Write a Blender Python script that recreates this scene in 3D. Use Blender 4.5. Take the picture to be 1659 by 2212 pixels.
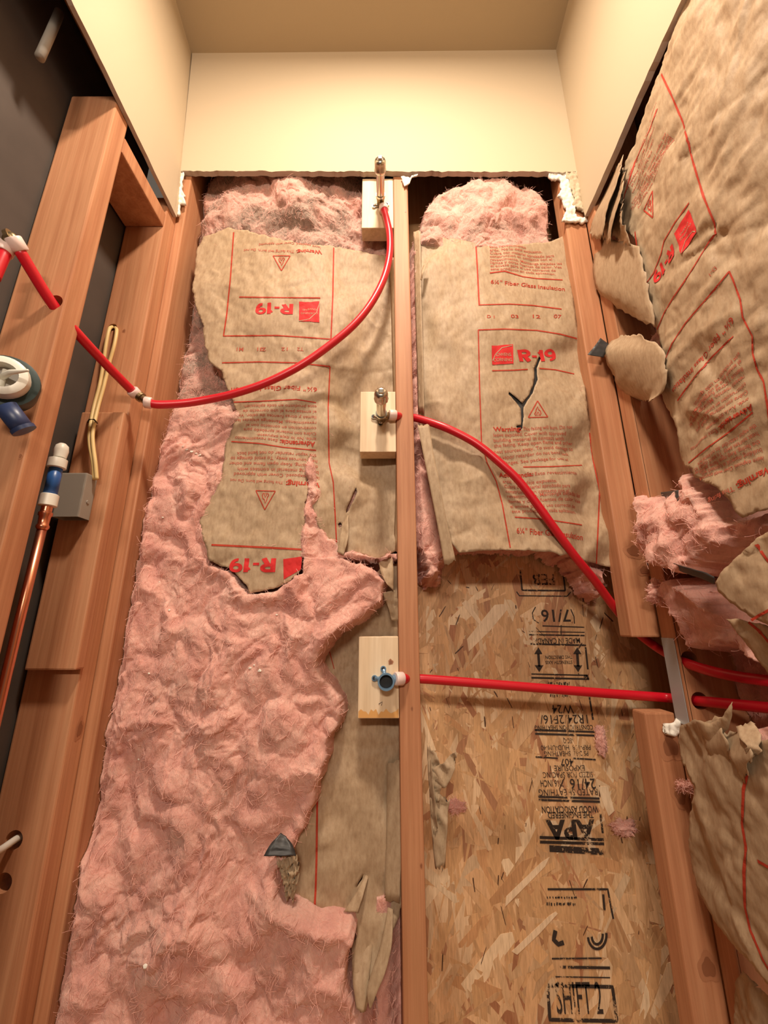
import bpy, bmesh, math, random
import numpy as np
from mathutils import Vector, Matrix
from mathutils.geometry import delaunay_2d_cdt

for _o in list(bpy.data.objects):
    bpy.data.objects.remove(_o, do_unlink=True)
SC = bpy.context.scene
COL = SC.collection
random.seed(7)
RNG = np.random.default_rng(7)

# ------------------------------------------------------------------ camera
FPX, PITCH, ROLL = 865.0, math.radians(15.6), math.radians(0.15)
ZC = 0.90                                   # eye height of the phone
_cp, _sp, _cr, _sr = math.cos(PITCH), math.sin(PITCH), math.cos(ROLL), math.sin(ROLL)
_fwd = np.array([0, _cp, _sp]); _up0 = np.array([0, -_sp, _cp]); _rt0 = np.array([1.0, 0, 0])
_rt = _rt0 * _cr - _up0 * _sr; _up = _up0 * _cr + _rt0 * _sr
cam_data = bpy.data.cameras.new('camera')
cam_data.sensor_fit = 'HORIZONTAL'; cam_data.sensor_width = 36.0
cam_data.lens = FPX / 1659.0 * 36.0
cam_data.clip_start = 0.02
cam = bpy.data.objects.new('camera', cam_data); COL.objects.link(cam)
cam.matrix_world = Matrix(((_rt[0], _up[0], -_fwd[0], 0), (_rt[1], _up[1], -_fwd[1], 0),
                           (_rt[2], _up[2], -_fwd[2], ZC), (0, 0, 0, 1)))
SC.camera = cam

# ------------------------------------------------------------------ light
world = bpy.data.worlds.new('room_ambient'); SC.world = world; world.use_nodes = True
_bg = world.node_tree.nodes['Background']
_bg.inputs[0].default_value = (1.0, 0.80, 0.62, 1); _bg.inputs[1].default_value = 0.13
_ld = bpy.data.lights.new('ceiling_downlight', 'AREA'); _ld.shape = 'DISK'; _ld.size = 0.15
_ld.energy = 26.0; _ld.color = (1.0, 0.845, 0.68)
_ld.use_shadow = True
_lo = bpy.data.objects.new('ceiling_downlight', _ld); COL.objects.link(_lo)
_lo.location = (0.0, 0.12, ZC + 1.53)      # recessed can over the photographer, shining straight down
_ld = bpy.data.lights.new('vanity_light', 'AREA'); _ld.shape = 'RECTANGLE'; _ld.size = 0.50; _ld.size_y = 0.12
_ld.energy = 21.0; _ld.color = (1.0, 0.845, 0.69)
_lo = bpy.data.objects.new('vanity_light', _ld); COL.objects.link(_lo)
_lo.location = (-0.10, -1.35, ZC + 0.85)     # light bar over the mirror on the opposite wall
_lo.rotation_euler = (Vector((0, .75, ZC + .1)) - _lo.location).to_track_quat('-Z', 'Y').to_euler()
SC.view_settings.view_transform = 'Standard'; SC.view_settings.look = 'None'
SC.view_settings.exposure = 0.0; SC.view_settings.gamma = 1.0
SC.view_settings.use_curve_mapping = False

# ------------------------------------------------------------------ helpers: photograph rays onto real planes
D = 0.75        # front of the back wall's studs
OSB = 0.888     # face of the sheathing
XR = 0.494      # framing edge of the right wall
XL = -0.505     # framing edge of the left wall

def ray(u, v):
    u = np.asarray(u, float); v = np.asarray(v, float)
    a = (u - 829.5); b = -(v - 1106.0)
    d = [a * _rt[k] + b * _up[k] + FPX * _fwd[k] for k in range(3)]
    return d
def onY(u, v, y):
    d = ray(u, v); t = y / d[1]
    return Vector((float(t * d[0]), y, ZC + float(t * d[2])))
def onX(u, v, x):
    d = ray(u, v); t = x / d[0]
    return Vector((x, float(t * d[1]), ZC + float(t * d[2])))
def zat(v, y, u=829.5): return onY(u, v, y).z

# ------------------------------------------------------------------ noise
_perm = np.random.default_rng(3).permutation(512)
_perm = np.concatenate([_perm, _perm, _perm])
_ang = np.random.default_rng(4).uniform(0, 2 * np.pi, 512)
_gx, _gy = np.cos(_ang), np.sin(_ang)
def perlin(x, y, seed=0):
    x = np.asarray(x, float) + seed * 17.31; y = np.asarray(y, float) + seed * 9.77
    xi = np.floor(x).astype(int); yi = np.floor(y).astype(int)
    xf = x - xi; yf = y - yi
    def g(i, j, fx, fy):
        h = _perm[(_perm[(i & 511)] + j) & 511] & 511
        return _gx[h] * fx + _gy[h] * fy
    s = xf * xf * xf * (xf * (xf * 6 - 15) + 10); t = yf * yf * yf * (yf * (yf * 6 - 15) + 10)
    a = g(xi, yi, xf, yf); b = g(xi + 1, yi, xf - 1, yf)
    c = g(xi, yi + 1, xf, yf - 1); d = g(xi + 1, yi + 1, xf - 1, yf - 1)
    return 1.5 * ((a + s * (b - a)) * (1 - t) + (c + s * (d - c)) * t)
def fbm(x, y, o=4, seed=0):
    r = 0; a = 1.0; f = 1.0
    for k in range(o):
        r = r + a * perlin(x * f, y * f, seed + k); a *= .5; f *= 2.03
    return r
def ridged(x, y, o=4, seed=0):
    r = 0; a = 1.0; f = 1.0
    for k in range(o):
        r = r + a * (1 - 2 * np.abs(perlin(x * f, y * f, seed + k))); a *= .52; f *= 2.07
    return r
def crumple(x, y, seed=0, o=3):
    r = 0; a = 1.0; f = 1.0
    for k in range(o):
        c, s = math.cos(k * 1.1 + seed), math.sin(k * 1.1 + seed)
        r = r + a * np.abs(perlin((x * c - y * s) * f, (x * s + y * c) * f, seed + k)); a *= .5; f *= 1.9
    return r
def sstep(a, b, x):
    t = np.clip((np.asarray(x, float) - a) / (b - a), 0, 1); return t * t * (3 - 2 * t)

# ------------------------------------------------------------------ polygon helpers
def inside(poly, x, y):
    x = np.asarray(x, float); y = np.asarray(y, float); r = np.zeros(x.shape, bool); n = len(poly)
    for i in range(n):
        x1, y1 = poly[i]; x2, y2 = poly[(i + 1) % n]
        if y1 == y2: continue
        c = ((y1 > y) != (y2 > y)) & (x < (x2 - x1) * (y - y1) / (y2 - y1) + x1)
        r ^= c
    return r
def pdist(poly, x, y, closed=True):
    x = np.asarray(x, float); y = np.asarray(y, float); best = np.full(x.shape, 1e9); n = len(poly)
    for i in range(n if closed else n - 1):
        x1, y1 = poly[i]; x2, y2 = poly[(i + 1) % n]
        dx, dy = x2 - x1, y2 - y1; L = dx * dx + dy * dy + 1e-12
        t = np.clip(((x - x1) * dx + (y - y1) * dy) / L, 0, 1)
        best = np.minimum(best, np.hypot(x - x1 - t * dx, y - y1 - t * dy))
    return best
def sdist(poly, x, y):
    d = pdist(poly, x, y); return np.where(inside(poly, x, y), d, -d)      # positive inside
def rough(poly, step, amp, seed=0, closed=True):
    out = []; n = len(poly); k = 0
    for i in range(n if closed else n - 1):
        p, q = np.array(poly[i], float), np.array(poly[(i + 1) % n], float)
        L = np.hypot(*(q - p)); m = max(1, int(L / step)); nrm = np.array([-(q - p)[1], (q - p)[0]]) / (L + 1e-9)
        for j in range(m):
            w = p + (q - p) * j / m
            e = amp * (float(perlin(k * .37, 3.3, seed)) + .6 * float(perlin(k * 1.13, 8.1, seed)))
            out.append(tuple(w + nrm * e)); k += 1
    if not closed: out.append(tuple(poly[-1]))
    return out

# ------------------------------------------------------------------ materials
MATS = {}
def nodes(name):
    m = bpy.data.materials.new(name); m.use_nodes = True; nt = m.node_tree
    for n in list(nt.nodes): nt.nodes.remove(n)
    out = nt.nodes.new('ShaderNodeOutputMaterial'); b = nt.nodes.new('ShaderNodeBsdfPrincipled')
    nt.links.new(b.outputs[0], out.inputs[0]); MATS[name] = m
    return m, nt, b
def setp(b, **k):
    for key, val in k.items(): b.inputs[key.replace('_', ' ')].default_value = val
def N(nt, t, **k):
    n = nt.nodes.new(t)
    for a, v in k.items():
        if hasattr(n, a): setattr(n, a, v)
        else: n.inputs[a].default_value = v
    return n
def ramp(nt, fac, stops):
    r = nt.nodes.new('ShaderNodeValToRGB'); e = r.color_ramp.elements
    while len(e) < len(stops): e.new(.5)
    for s, (p, c) in zip(e, stops): s.position = p; s.color = (*c, 1)
    nt.links.new(fac, r.inputs[0]); return r
def mapping(nt, coord, scale, rand=True):
    tc = N(nt, 'ShaderNodeTexCoord'); mp = N(nt, 'ShaderNodeMapping'); mp.inputs['Scale'].default_value = scale
    nt.links.new(tc.outputs[coord], mp.inputs[0])
    if rand:
        oi = N(nt, 'ShaderNodeObjectInfo'); m = N(nt, 'ShaderNodeMath', operation='MULTIPLY'); m.inputs[1].default_value = 23.0
        nt.links.new(oi.outputs['Random'], m.inputs[0]); cx = N(nt, 'ShaderNodeCombineXYZ')
        nt.links.new(m.outputs[0], cx.inputs[0]); nt.links.new(m.outputs[0], cx.inputs[1]); nt.links.new(m.outputs[0], cx.inputs[2])
        nt.links.new(cx.outputs[0], mp.inputs['Location'])
    return mp
def noise(nt, mp, scale, detail=4, rough_=.55, dist=0.0):
    n = N(nt, 'ShaderNodeTexNoise'); n.inputs['Scale'].default_value = scale; n.inputs['Detail'].default_value = detail
    n.inputs['Roughness'].default_value = rough_; n.inputs['Distortion'].default_value = dist
    nt.links.new(mp.outputs[0], n.inputs['Vector']); return n
def mix(nt, fac, a, b, mode='MIX'):
    m = N(nt, 'ShaderNodeMix', data_type='RGBA', blend_type=mode)
    if hasattr(fac, 'is_linked'): nt.links.new(fac, m.inputs[0])
    else: m.inputs[0].default_value = fac
    for i, s in ((6, a), (7, b)):
        if hasattr(s, 'is_linked'): nt.links.new(s, m.inputs[i])
        else: m.inputs[i].default_value = (*s, 1)
    return m.outputs[2]
def bump(nt, b, h, strength, dist):
    n = N(nt, 'ShaderNodeBump'); n.inputs['Strength'].default_value = strength; n.inputs['Distance'].default_value = dist
    nt.links.new(h, n.inputs['Height']); nt.links.new(n.outputs[0], b.inputs['Normal'])
def plain(name, col, rough_=.5, metal=0.0, spec=.5, **k):
    m, nt, b = nodes(name); setp(b, Base_Color=(*col, 1), Roughness=rough_, Metallic=metal)
    b.inputs['Specular IOR Level'].default_value = spec
    return m, nt, b

def wood(name, dark, mid, light, gs=1.0):
    m, nt, b = nodes(name)
    mp = mapping(nt, 'Object', (60 * gs, 60 * gs, 1.6)); n1 = noise(nt, mp, 1.0, 5, .6, .6)
    mp2 = mapping(nt, 'Object', (260 * gs, 260 * gs, 7)); n2 = noise(nt, mp2, 1.0, 3, .6)
    mp3 = mapping(nt, 'Object', (6, 6, 3)); n3 = noise(nt, mp3, 1.0, 3, .5)
    r = ramp(nt, n1.outputs[0], [(.30, dark), (.48, mid), (.70, light)])
    r2 = ramp(nt, n2.outputs[0], [(.35, (.80, .77, .72)), (.6, (1, 1, 1))])
    c = mix(nt, .55, r.outputs[0], r2.outputs[0], 'MULTIPLY')
    r3 = ramp(nt, n3.outputs[0], [(.3, (.80, .74, .68)), (.65, (1.0, 1.0, 1.0))])
    c = mix(nt, .8, c, r3.outputs[0], 'MULTIPLY')
    nt.links.new(c, b.inputs['Base Color']); setp(b, Roughness=.55); b.inputs['Specular IOR Level'].default_value = .35
    bump(nt, b, n2.outputs[0], .25, .001)
    return m
wood('stud_wood', (.44, .185, .09), (.53, .245, .125), (.61, .31, .165))
wood('pine_wood', (.74, .55, .35), (.86, .68, .47), (.92, .76, .56), .5)
wood('osb_base', (.46, .25, .12), (.56, .33, .16), (.64, .40, .21))

def kraft(name, back=False):
    m, nt, b = nodes(name)
    mp = mapping(nt, 'Object', (170, 170, 60)); n1 = noise(nt, mp, 1.0, 5, .65)
    mp2 = mapping(nt, 'Object', (14, 14, 11)); n2 = noise(nt, mp2, 1.0, 4, .55)
    mp3 = mapping(nt, 'Object', (700, 700, 300)); n3 = noise(nt, mp3, 1.0, 2, .6)
    r = ramp(nt, n1.outputs[0], [(.28, (.335, .225, .135)), (.5, (.42, .30, .188)), (.72, (.485, .36, .235))])
    r2 = ramp(nt, n2.outputs[0], [(.3, (.87, .85, .82)), (.62, (1.02, 1.0, .98))])
    c = mix(nt, .75, r.outputs[0], r2.outputs[0], 'MULTIPLY')
    nt.links.new(c, b.inputs['Base Color']); setp(b, Roughness=.62); b.inputs['Specular IOR Level'].default_value = .35
    mp4 = mapping(nt, 'Object', (34, 34, 34)); n4 = N(nt, 'ShaderNodeTexVoronoi', feature='F1'); n4.inputs['Scale'].default_value = 1.0
    nd = noise(nt, mp4, 1.4, 3, .6); va = N(nt, 'ShaderNodeVectorMath', operation='ADD')
    nt.links.new(mp4.outputs[0], va.inputs[0]); nt.links.new(nd.outputs['Color'], va.inputs[1]); nt.links.new(va.outputs[0], n4.inputs['Vector'])
    ad = N(nt, 'ShaderNodeMath', operation='MULTIPLY_ADD'); ad.inputs[1].default_value = .25
    nt.links.new(n3.outputs[0], ad.inputs[0]); nt.links.new(n4.outputs['Distance'], ad.inputs[2])
    bump(nt, b, ad.outputs[0], .16, .003)
    return m
kraft('kraft_paper')
plain('asphalt_backing', (.035, .034, .034), .45)

def pink(name):
    m, nt, b = nodes(name)
    mp = mapping(nt, 'Object', (22, 22, 22)); n1 = noise(nt, mp, 1.0, 6, .6, .4)
    mp2 = mapping(nt, 'Object', (120, 120, 60)); n2 = noise(nt, mp2, 1.0, 5, .7, 1.2)
    mp3 = mapping(nt, 'Object', (420, 420, 120)); n3 = noise(nt, mp3, 1.0, 4, .7, 2.0)
    r = ramp(nt, n1.outputs[0], [(.30, (.74, .36, .305)), (.5, (.85, .465, .385)), (.7, (.92, .57, .475))])
    r2 = ramp(nt, n2.outputs[0], [(.3, (.80, .74, .72)), (.6, (1, 1, 1))])
    c = mix(nt, .7, r.outputs[0], r2.outputs[0], 'MULTIPLY')
    at = N(nt, 'ShaderNodeAttribute', attribute_name='dirt_shade')  # grey dirt tint; in the left bay it also carries painted shade
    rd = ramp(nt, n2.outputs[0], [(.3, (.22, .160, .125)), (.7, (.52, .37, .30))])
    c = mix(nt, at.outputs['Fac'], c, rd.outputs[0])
    nt.links.new(c, b.inputs['Base Color']); setp(b, Roughness=.9); b.inputs['Specular IOR Level'].default_value = .08
    b.inputs['Subsurface Weight'].default_value = .25; b.inputs['Subsurface Radius'].default_value = (.012, .006, .005)
    b.inputs['Subsurface Scale'].default_value = 1.0
    b.inputs['Sheen Weight'].default_value = .10; b.inputs['Sheen Roughness'].default_value = .5
    sm = N(nt, 'ShaderNodeMath', operation='MULTIPLY_ADD'); sm.inputs[1].default_value = .5
    nt.links.new(n3.outputs[0], sm.inputs[0]); nt.links.new(n2.outputs[0], sm.inputs[2])
    bump(nt, b, sm.outputs[0], .55, .006)
    return m
pink('pink_fiberglass')
plain('pink_fibre', (.84, .46, .385), .8, spec=.2)

def wallpaint(name, col):
    m, nt, b = plain(name, col, .75, spec=.25)
    mp = mapping(nt, 'Object', (90, 90, 90), False); n = noise(nt, mp, 1.0, 4, .6); bump(nt, b, n.outputs[0], .10, .002)
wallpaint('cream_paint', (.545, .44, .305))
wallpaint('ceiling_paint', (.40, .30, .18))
wallpaint('gypsum', (.82, .77, .68))
wallpaint('drywall_edge', (.44, .37, .31))
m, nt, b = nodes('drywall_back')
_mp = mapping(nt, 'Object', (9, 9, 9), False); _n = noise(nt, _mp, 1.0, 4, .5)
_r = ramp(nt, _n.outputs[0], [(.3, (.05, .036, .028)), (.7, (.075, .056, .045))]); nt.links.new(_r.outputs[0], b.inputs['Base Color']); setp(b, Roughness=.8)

m, nt, b = plain('red_pex', (.56, .008, .020), .34, spec=.5)
plain('ring_white', (.78, .60, .55), .4); plain('plastic_white', (.72, .70, .62), .42)
plain('pex_blue', (.02, .10, .34), .35); plain('navy', (.02, .035, .10), .4); plain('valve_green', (.012, .03, .028), .45)
plain('copper', (.72, .30, .18), .28, 1.0); plain('chrome', (.62, .58, .50), .22, 1.0); plain('brass_dark', (.30, .22, .12), .38, 1.0)
plain('zinc', (.42, .43, .44), .45, .35); plain('box_grey', (.30, .27, .23), .55); plain('cable_yellow', (.72, .52, .22), .5)
plain('black', (.012, .011, .010), .6); plain('fitting_blue', (.24, .40, .58), .3, .6); plain('cable_white', (.62, .58, .52), .5)
plain('knot', (.27, .105, .048), .5); plain('knot_ring', (.43, .185, .09), .55); plain('orange_stain', (.72, .38, .12), .6); plain('pencil', (.10, .07, .06), .7)
def ink(name, col, wear):
    m, nt, b = nodes(name)
    mp = mapping(nt, 'Object', (240, 240, 240), False); n = noise(nt, mp, 1.0, 4, .7)
    mp2 = mapping(nt, 'Object', (38, 38, 16), False); n2 = noise(nt, mp2, 1.0, 3, .6)
    ad = N(nt, 'ShaderNodeMath', operation='ADD'); nt.links.new(n.outputs[0], ad.inputs[0]); nt.links.new(n2.outputs[0], ad.inputs[1])
    r = ramp(nt, ad.outputs[0], [(wear, (0, 0, 0)), (wear + .12, (1, 1, 1))])
    setp(b, Base_Color=(*col, 1), Roughness=.7); b.inputs['Specular IOR Level'].default_value = .2
    nt.links.new(r.outputs[0], b.inputs['Alpha']); return m
ink('red_ink', (.42, .045, .022), .50); ink('red_solid', (.60, .03, .03), .42); ink('red_fine', (.45, .10, .06), .62)
ink('black_ink', (.045, .032, .026), .80)
m, nt, b = nodes('osb_flake')
at = N(nt, 'ShaderNodeAttribute', attribute_name='tint')
mp = mapping(nt, 'Object', (320, 320, 40)); n1 = noise(nt, mp, 1.0, 4, .6)
r = ramp(nt, n1.outputs[0], [(.3, (.70, .66, .60)), (.62, (1.05, 1.03, 1.0))])
c = mix(nt, .8, at.outputs['Color'], r.outputs[0], 'MULTIPLY'); nt.links.new(c, b.inputs['Base Color']); setp(b, Roughness=.6)
bump(nt, b, n1.outputs[0], .3, .001)

# ------------------------------------------------------------------ object helpers
def link(o, parent=None):
    COL.objects.link(o)
    if parent is not None: o.parent = parent
    return o
def tag(o, label=None, cat=None, group=None, kind=None):
    if label: o['label'] = label
    if cat: o['category'] = cat
    if group: o['group'] = group
    if kind: o['kind'] = kind
    return o
def mobj(name, verts, faces, mats, parent=None, smooth=False, midx=None):
    me = bpy.data.meshes.new(name); me.from_pydata([tuple(map(float, p)) for p in verts], [], [tuple(int(i) for i in f) for f in faces])
    for mm in (mats if isinstance(mats, (list, tuple)) else [mats]): me.materials.append(MATS[mm])
    if midx is not None: me.polygons.foreach_set('material_index', np.asarray(midx, 'i'))
    if smooth: me.polygons.foreach_set('use_smooth', np.ones(len(me.polygons), bool))
    me.update(); o = bpy.data.objects.new(name, me); return link(o, parent)
def bobj(name, bm, mats, parent=None, smooth=False):
    bmesh.ops.recalc_face_normals(bm, faces=bm.faces)
    me = bpy.data.meshes.new(name); bm.to_mesh(me); bm.free()
    for mm in (mats if isinstance(mats, (list, tuple)) else [mats]): me.materials.append(MATS[mm])
    if smooth: me.polygons.foreach_set('use_smooth', np.ones(len(me.polygons), bool))
    o = bpy.data.objects.new(name, me); return link(o, parent)
def empty(name, loc, label, cat, group=None):
    o = bpy.data.objects.new(name, None); o.location = loc; o.empty_display_size = .02; link(o)
    return tag(o, label, cat, group)
def inv(parent, o):        # keep world placement of a child under an Empty that is not at the origin
    o.matrix_parent_inverse = Matrix.Translation(parent.location).inverted(); return o
def box(bm, x0, x1, y0, y1, z0, z1):
    v = [bm.verts.new(p) for p in ((x0,y0,z0),(x1,y0,z0),(x1,y1,z0),(x0,y1,z0),(x0,y0,z1),(x1,y0,z1),(x1,y1,z1),(x0,y1,z1))]
    for f in ((0,1,2,3),(4,7,6,5),(0,4,5,1),(1,5,6,2),(2,6,7,3),(3,7,4,0)): bm.faces.new([v[i] for i in f])
    return v
def bevel(bm, w, seg=2):
    bmesh.ops.bevel(bm, geom=list(bm.edges), offset=w, segments=seg, affect='EDGES', profile=.6)
def board(name, x0, x1, y0, y1, z0, z1, mat, label, cat, group=None, parent=None, bev=.003, holes=()):
    bm = bmesh.new(); cx, cy, cz = (x0 + x1) / 2, (y0 + y1) / 2, z0
    if not holes:
        box(bm, x0 - cx, x1 - cx, y0 - cy, y1 - cy, 0, z1 - z0)
        if bev: bevel(bm, bev)
    else:                                    # drilled through front to back: (x, z, radius) from the board's own origin
        hx, hy, hz = (x1 - x0) / 2, (y1 - y0) / 2, z1 - z0
        loops = [[(-hx, 0), (hx, 0), (hx, hz), (-hx, hz)]] + [[(px + r * math.cos(2*math.pi*k/24), pz + r * math.sin(2*math.pi*k/24)) for k in range(24)] for px, pz, r in holes]
        pts, ed = [], []
        for lp in loops:
            s0 = len(pts); pts += [Vector(p) for p in lp]; ed += [(s0 + i, s0 + (i + 1) % len(lp)) for i in range(len(lp))]
        vo, eo, fo, *_ = delaunay_2d_cdt(pts, ed, [], 0, 1e-7)
        keepf = []
        for f in fo:
            c = sum((vo[i] for i in f), Vector((0, 0))) / 3
            if abs(c.x) <= hx and 0 <= c.y <= hz and not any((c.x - px)**2 + (c.y - pz)**2 < (r * .985)**2 for px, pz, r in holes): keepf.append(f)
        fr = [bm.verts.new((p.x, -hy, p.y)) for p in vo]; bk_ = [bm.verts.new((p.x, hy, p.y)) for p in vo]; cnt = {}
        for f in keepf:
            bm.faces.new([fr[i] for i in f]); bm.faces.new([bk_[i] for i in f][::-1])
            for i in range(3): e = (f[i], f[(i+1) % 3]); cnt[tuple(sorted(e))] = cnt.get(tuple(sorted(e)), 0) + 1
        for (i, j), n_ in cnt.items():
            if n_ == 1: bm.faces.new((fr[i], fr[j], bk_[j], bk_[i]))
        bmesh.ops.recalc_face_normals(bm, faces=bm.faces)
        if bev:
            es = [e for e in bm.edges if all(min(abs(abs(v.co.x) - hx), 1) < 1e-6 and (abs(v.co.z) < 1e-6 or abs(v.co.z - hz) < 1e-6) for v in e.verts) and len(e.link_faces) == 2 and e.calc_face_angle(0) > 1]
            bmesh.ops.bevel(bm, geom=es, offset=bev, segments=2, affect='EDGES', profile=.6)
    o = bobj(name, bm, mat, parent); o.location = (cx, cy, cz)
    if label: tag(o, label, cat, group)
    return o
def catmull(pts, n=10):
    P = [Vector(p) for p in pts]; P = [P[0] * 2 - P[1]] + P + [P[-1] * 2 - P[-2]]; out = []
    for i in range(1, len(P) - 2):
        for k in range(n):
            t = k / n; a, b, c, d = P[i-1], P[i], P[i+1], P[i+2]
            out.append(.5 * ((2*b) + (c-a)*t + (2*a-5*b+4*c-d)*t*t + (3*b-a-3*c+d)*t**3))
    out.append(P[-2]); return out
def tube(bm, path, rad, seg=16, cap=True):
    path = [Vector(p) for p in path]; n = len(path); rings = []; up = Vector((.13, .31, .94))
    prev = None
    for i, p in enumerate(path):
        t = (path[min(i+1, n-1)] - path[max(i-1, 0)]).normalized()
        if prev is None:
            a = t.cross(up).normalized()
        else: a = (prev - t * prev.dot(t)).normalized()
        prev = a; b_ = t.cross(a); r = rad[i] if isinstance(rad, (list, tuple)) else rad
        rings.append([bm.verts.new(p + (a * math.cos(2*math.pi*k/seg) + b_ * math.sin(2*math.pi*k/seg)) * r) for k in range(seg)])
    for i in range(n - 1):
        for k in range(seg):
            bm.faces.new((rings[i][k], rings[i][(k+1) % seg], rings[i+1][(k+1) % seg], rings[i+1][k]))
    if cap: bm.faces.new(rings[0][::-1]); bm.faces.new(rings[-1])
def tubeobj(name, path, rad, mat, parent=None, seg=16, cap=True):
    bm = bmesh.new(); tube(bm, path, rad, seg, cap); return bobj(name, bm, mat, parent, True)
def lathe(bm, profile, origin, axis, seg=24):
    """profile: (distance along axis, radius) pairs"""
    q = Vector(axis).to_track_quat('Z', 'Y'); o = Vector(origin); rings = []
    for (h, r) in profile:
        rings.append([bm.verts.new(o + q @ Vector((r*math.cos(2*math.pi*k/seg), r*math.sin(2*math.pi*k/seg), h))) for k in range(seg)])
    for i in range(len(rings) - 1):
        for k in range(seg): bm.faces.new((rings[i][k], rings[i][(k+1) % seg], rings[i+1][(k+1) % seg], rings[i+1][k]))
    bm.faces.new(rings[0][::-1]); bm.faces.new(rings[-1])
def latheobj(name, profile, origin, axis, mat, parent=None, seg=24, smooth=True):
    bm = bmesh.new(); lathe(bm, profile, origin, axis, seg); o = bobj(name, bm, mat, parent, smooth)
    if smooth:
        md = o.modifiers.new('edge', 'EDGE_SPLIT'); md.split_angle = math.radians(40)
    return o

# ------------------------------------------------------------------ paper sheets lying on the walls
class Sheet:
    """a surface over the back wall (axis 'y': a = x) or over the right wall (axis 'x': a = -y); b = height"""
    def __init__(s, axis, hfun): s.axis, s.hfun = axis, hfun
    def pt(s, a, b, off=0.0):
        h = s.hfun(a, b) + off
        return np.stack([a, D - h, b], -1) if s.axis == 'y' else np.stack([XR - h, -a, b], -1)
    def px(s, u, v, it=7):
        d = ray(u, v); h = np.zeros(np.shape(d[0]))
        for _ in range(it):
            t = (D - h) / d[1] if s.axis == 'y' else (XR - h) / d[0]
            a = t * d[0] if s.axis == 'y' else -t * d[1]; b = ZC + t * d[2]
            h = s.hfun(a, b)
        return a, b
    def poly(s, pts):
        p = np.array(pts, float); a, b = s.px(p[:, 0], p[:, 1]); return list(zip(a.tolist(), b.tolist()))
def P0(axis, u, v):          # pixel to plane coordinates with no relief
    d = ray(u, v)
    if axis == 'y': t = D / d[1]; return t * d[0], ZC + t * d[2]
    t = XR / d[0]; return -t * d[1], ZC + t * d[2]
def control(axis, pts, eps=.03, pw=2.0):
    p = np.array(pts, float); a, b = P0(axis, p[:, 0], p[:, 1]); h = p[:, 2]
    def f(x, y):
        x = np.asarray(x, float); y = np.asarray(y, float); num = 0; den = 0
        for k in range(len(h)):
            w = 1.0 / ((x - a[k])**2 + (y - b[k])**2 + eps*eps)**pw; num = num + w * h[k]; den = den + w
        return num / den
    return f
def creases(axis, box_px, n, seed, amp=.0024, L=(.03, .13)):
    rg = np.random.default_rng(seed); u = rg.uniform(box_px[0], box_px[2], n); v = rg.uniform(box_px[1], box_px[3], n); a, b = P0(axis, u, v); S_ = []
    for k in range(n):
        th = rg.uniform(0, math.pi); l = rg.uniform(*L) / 2; m = rg.normal(0, .012)
        d = np.array([math.cos(th), math.sin(th)]) * l; q = np.array([-d[1], d[0]]) / (l + 1e-9) * m; c = np.array([a[k], b[k]])
        S_.append(([tuple(c - d), tuple(c + q), tuple(c + d)], rg.choice([-1, 1]) * amp * rg.uniform(.4, 1.3), rg.uniform(.004, .012)))
    def f(x, y):
        h = 0
        for poly, am, w in S_: h = h + am * np.exp(-pdist(poly, x, y, closed=False) / w)
        return h
    return f
def sheet_mesh(name, sh, outline_px, res, parent, holes_px=(), jag=1.6, step=5, seed=0, thick=.0007, mats=('kraft_paper', 'asphalt_backing')):
    outl = sh.poly(rough(outline_px, step, jag, seed)); holes = [sh.poly(rough(h, 4, .8, seed + 5)) for h in holes_px]
    A = np.array(outl); a0, b0 = A.min(0); a1, b1 = A.max(0)
    ga, gb = np.meshgrid(np.arange(a0, a1, res), np.arange(b0, b1, res))
    ga = ga + RNG.uniform(-.2, .2, ga.shape) * res; gb = gb + RNG.uniform(-.2, .2, gb.shape) * res
    ga, gb = ga.ravel(), gb.ravel(); ok = sdist(outl, ga, gb) > res * .5
    for h in holes: ok &= ~((sdist(h, ga, gb)) > -res * .5)
    pts = [Vector((x, y)) for x, y in zip(ga[ok], gb[ok])]; edges = []
    for loop in [outl] + holes:
        s0 = len(pts); n = len(loop); pts += [Vector(p) for p in loop]; edges += [(s0 + i, s0 + (i + 1) % n) for i in range(n)]
    vo, eo, fo, *_ = delaunay_2d_cdt(pts, edges, [], 0, 1e-6)
    V = np.array([(p.x, p.y) for p in vo]); F = np.array(fo); c = V[F].mean(1)
    keep = inside(outl, c[:, 0], c[:, 1])
    for h in holes: keep &= ~inside(h, c[:, 0], c[:, 1])
    F = F[keep]; W = sh.pt(V[:, 0], V[:, 1])
    used = np.unique(F); rm = -np.ones(len(V), int); rm[used] = np.arange(len(used)); W = W[used]; F = rm[F]
    # faces towards the room
    nrm = np.cross(W[F[:, 1]] - W[F[:, 0]], W[F[:, 2]] - W[F[:, 0]])
    bad = (nrm[:, 1] > 0) if sh.axis == 'y' else (nrm[:, 0] > 0)
    F[bad] = F[bad][:, ::-1]
    o = mobj(name, W, F, list(mats), parent, True)
    md = o.modifiers.new('paper', 'SOLIDIFY'); md.thickness = thick; md.offset = -1; md.material_offset = 1; md.material_offset_rim = 0
    return o
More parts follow.
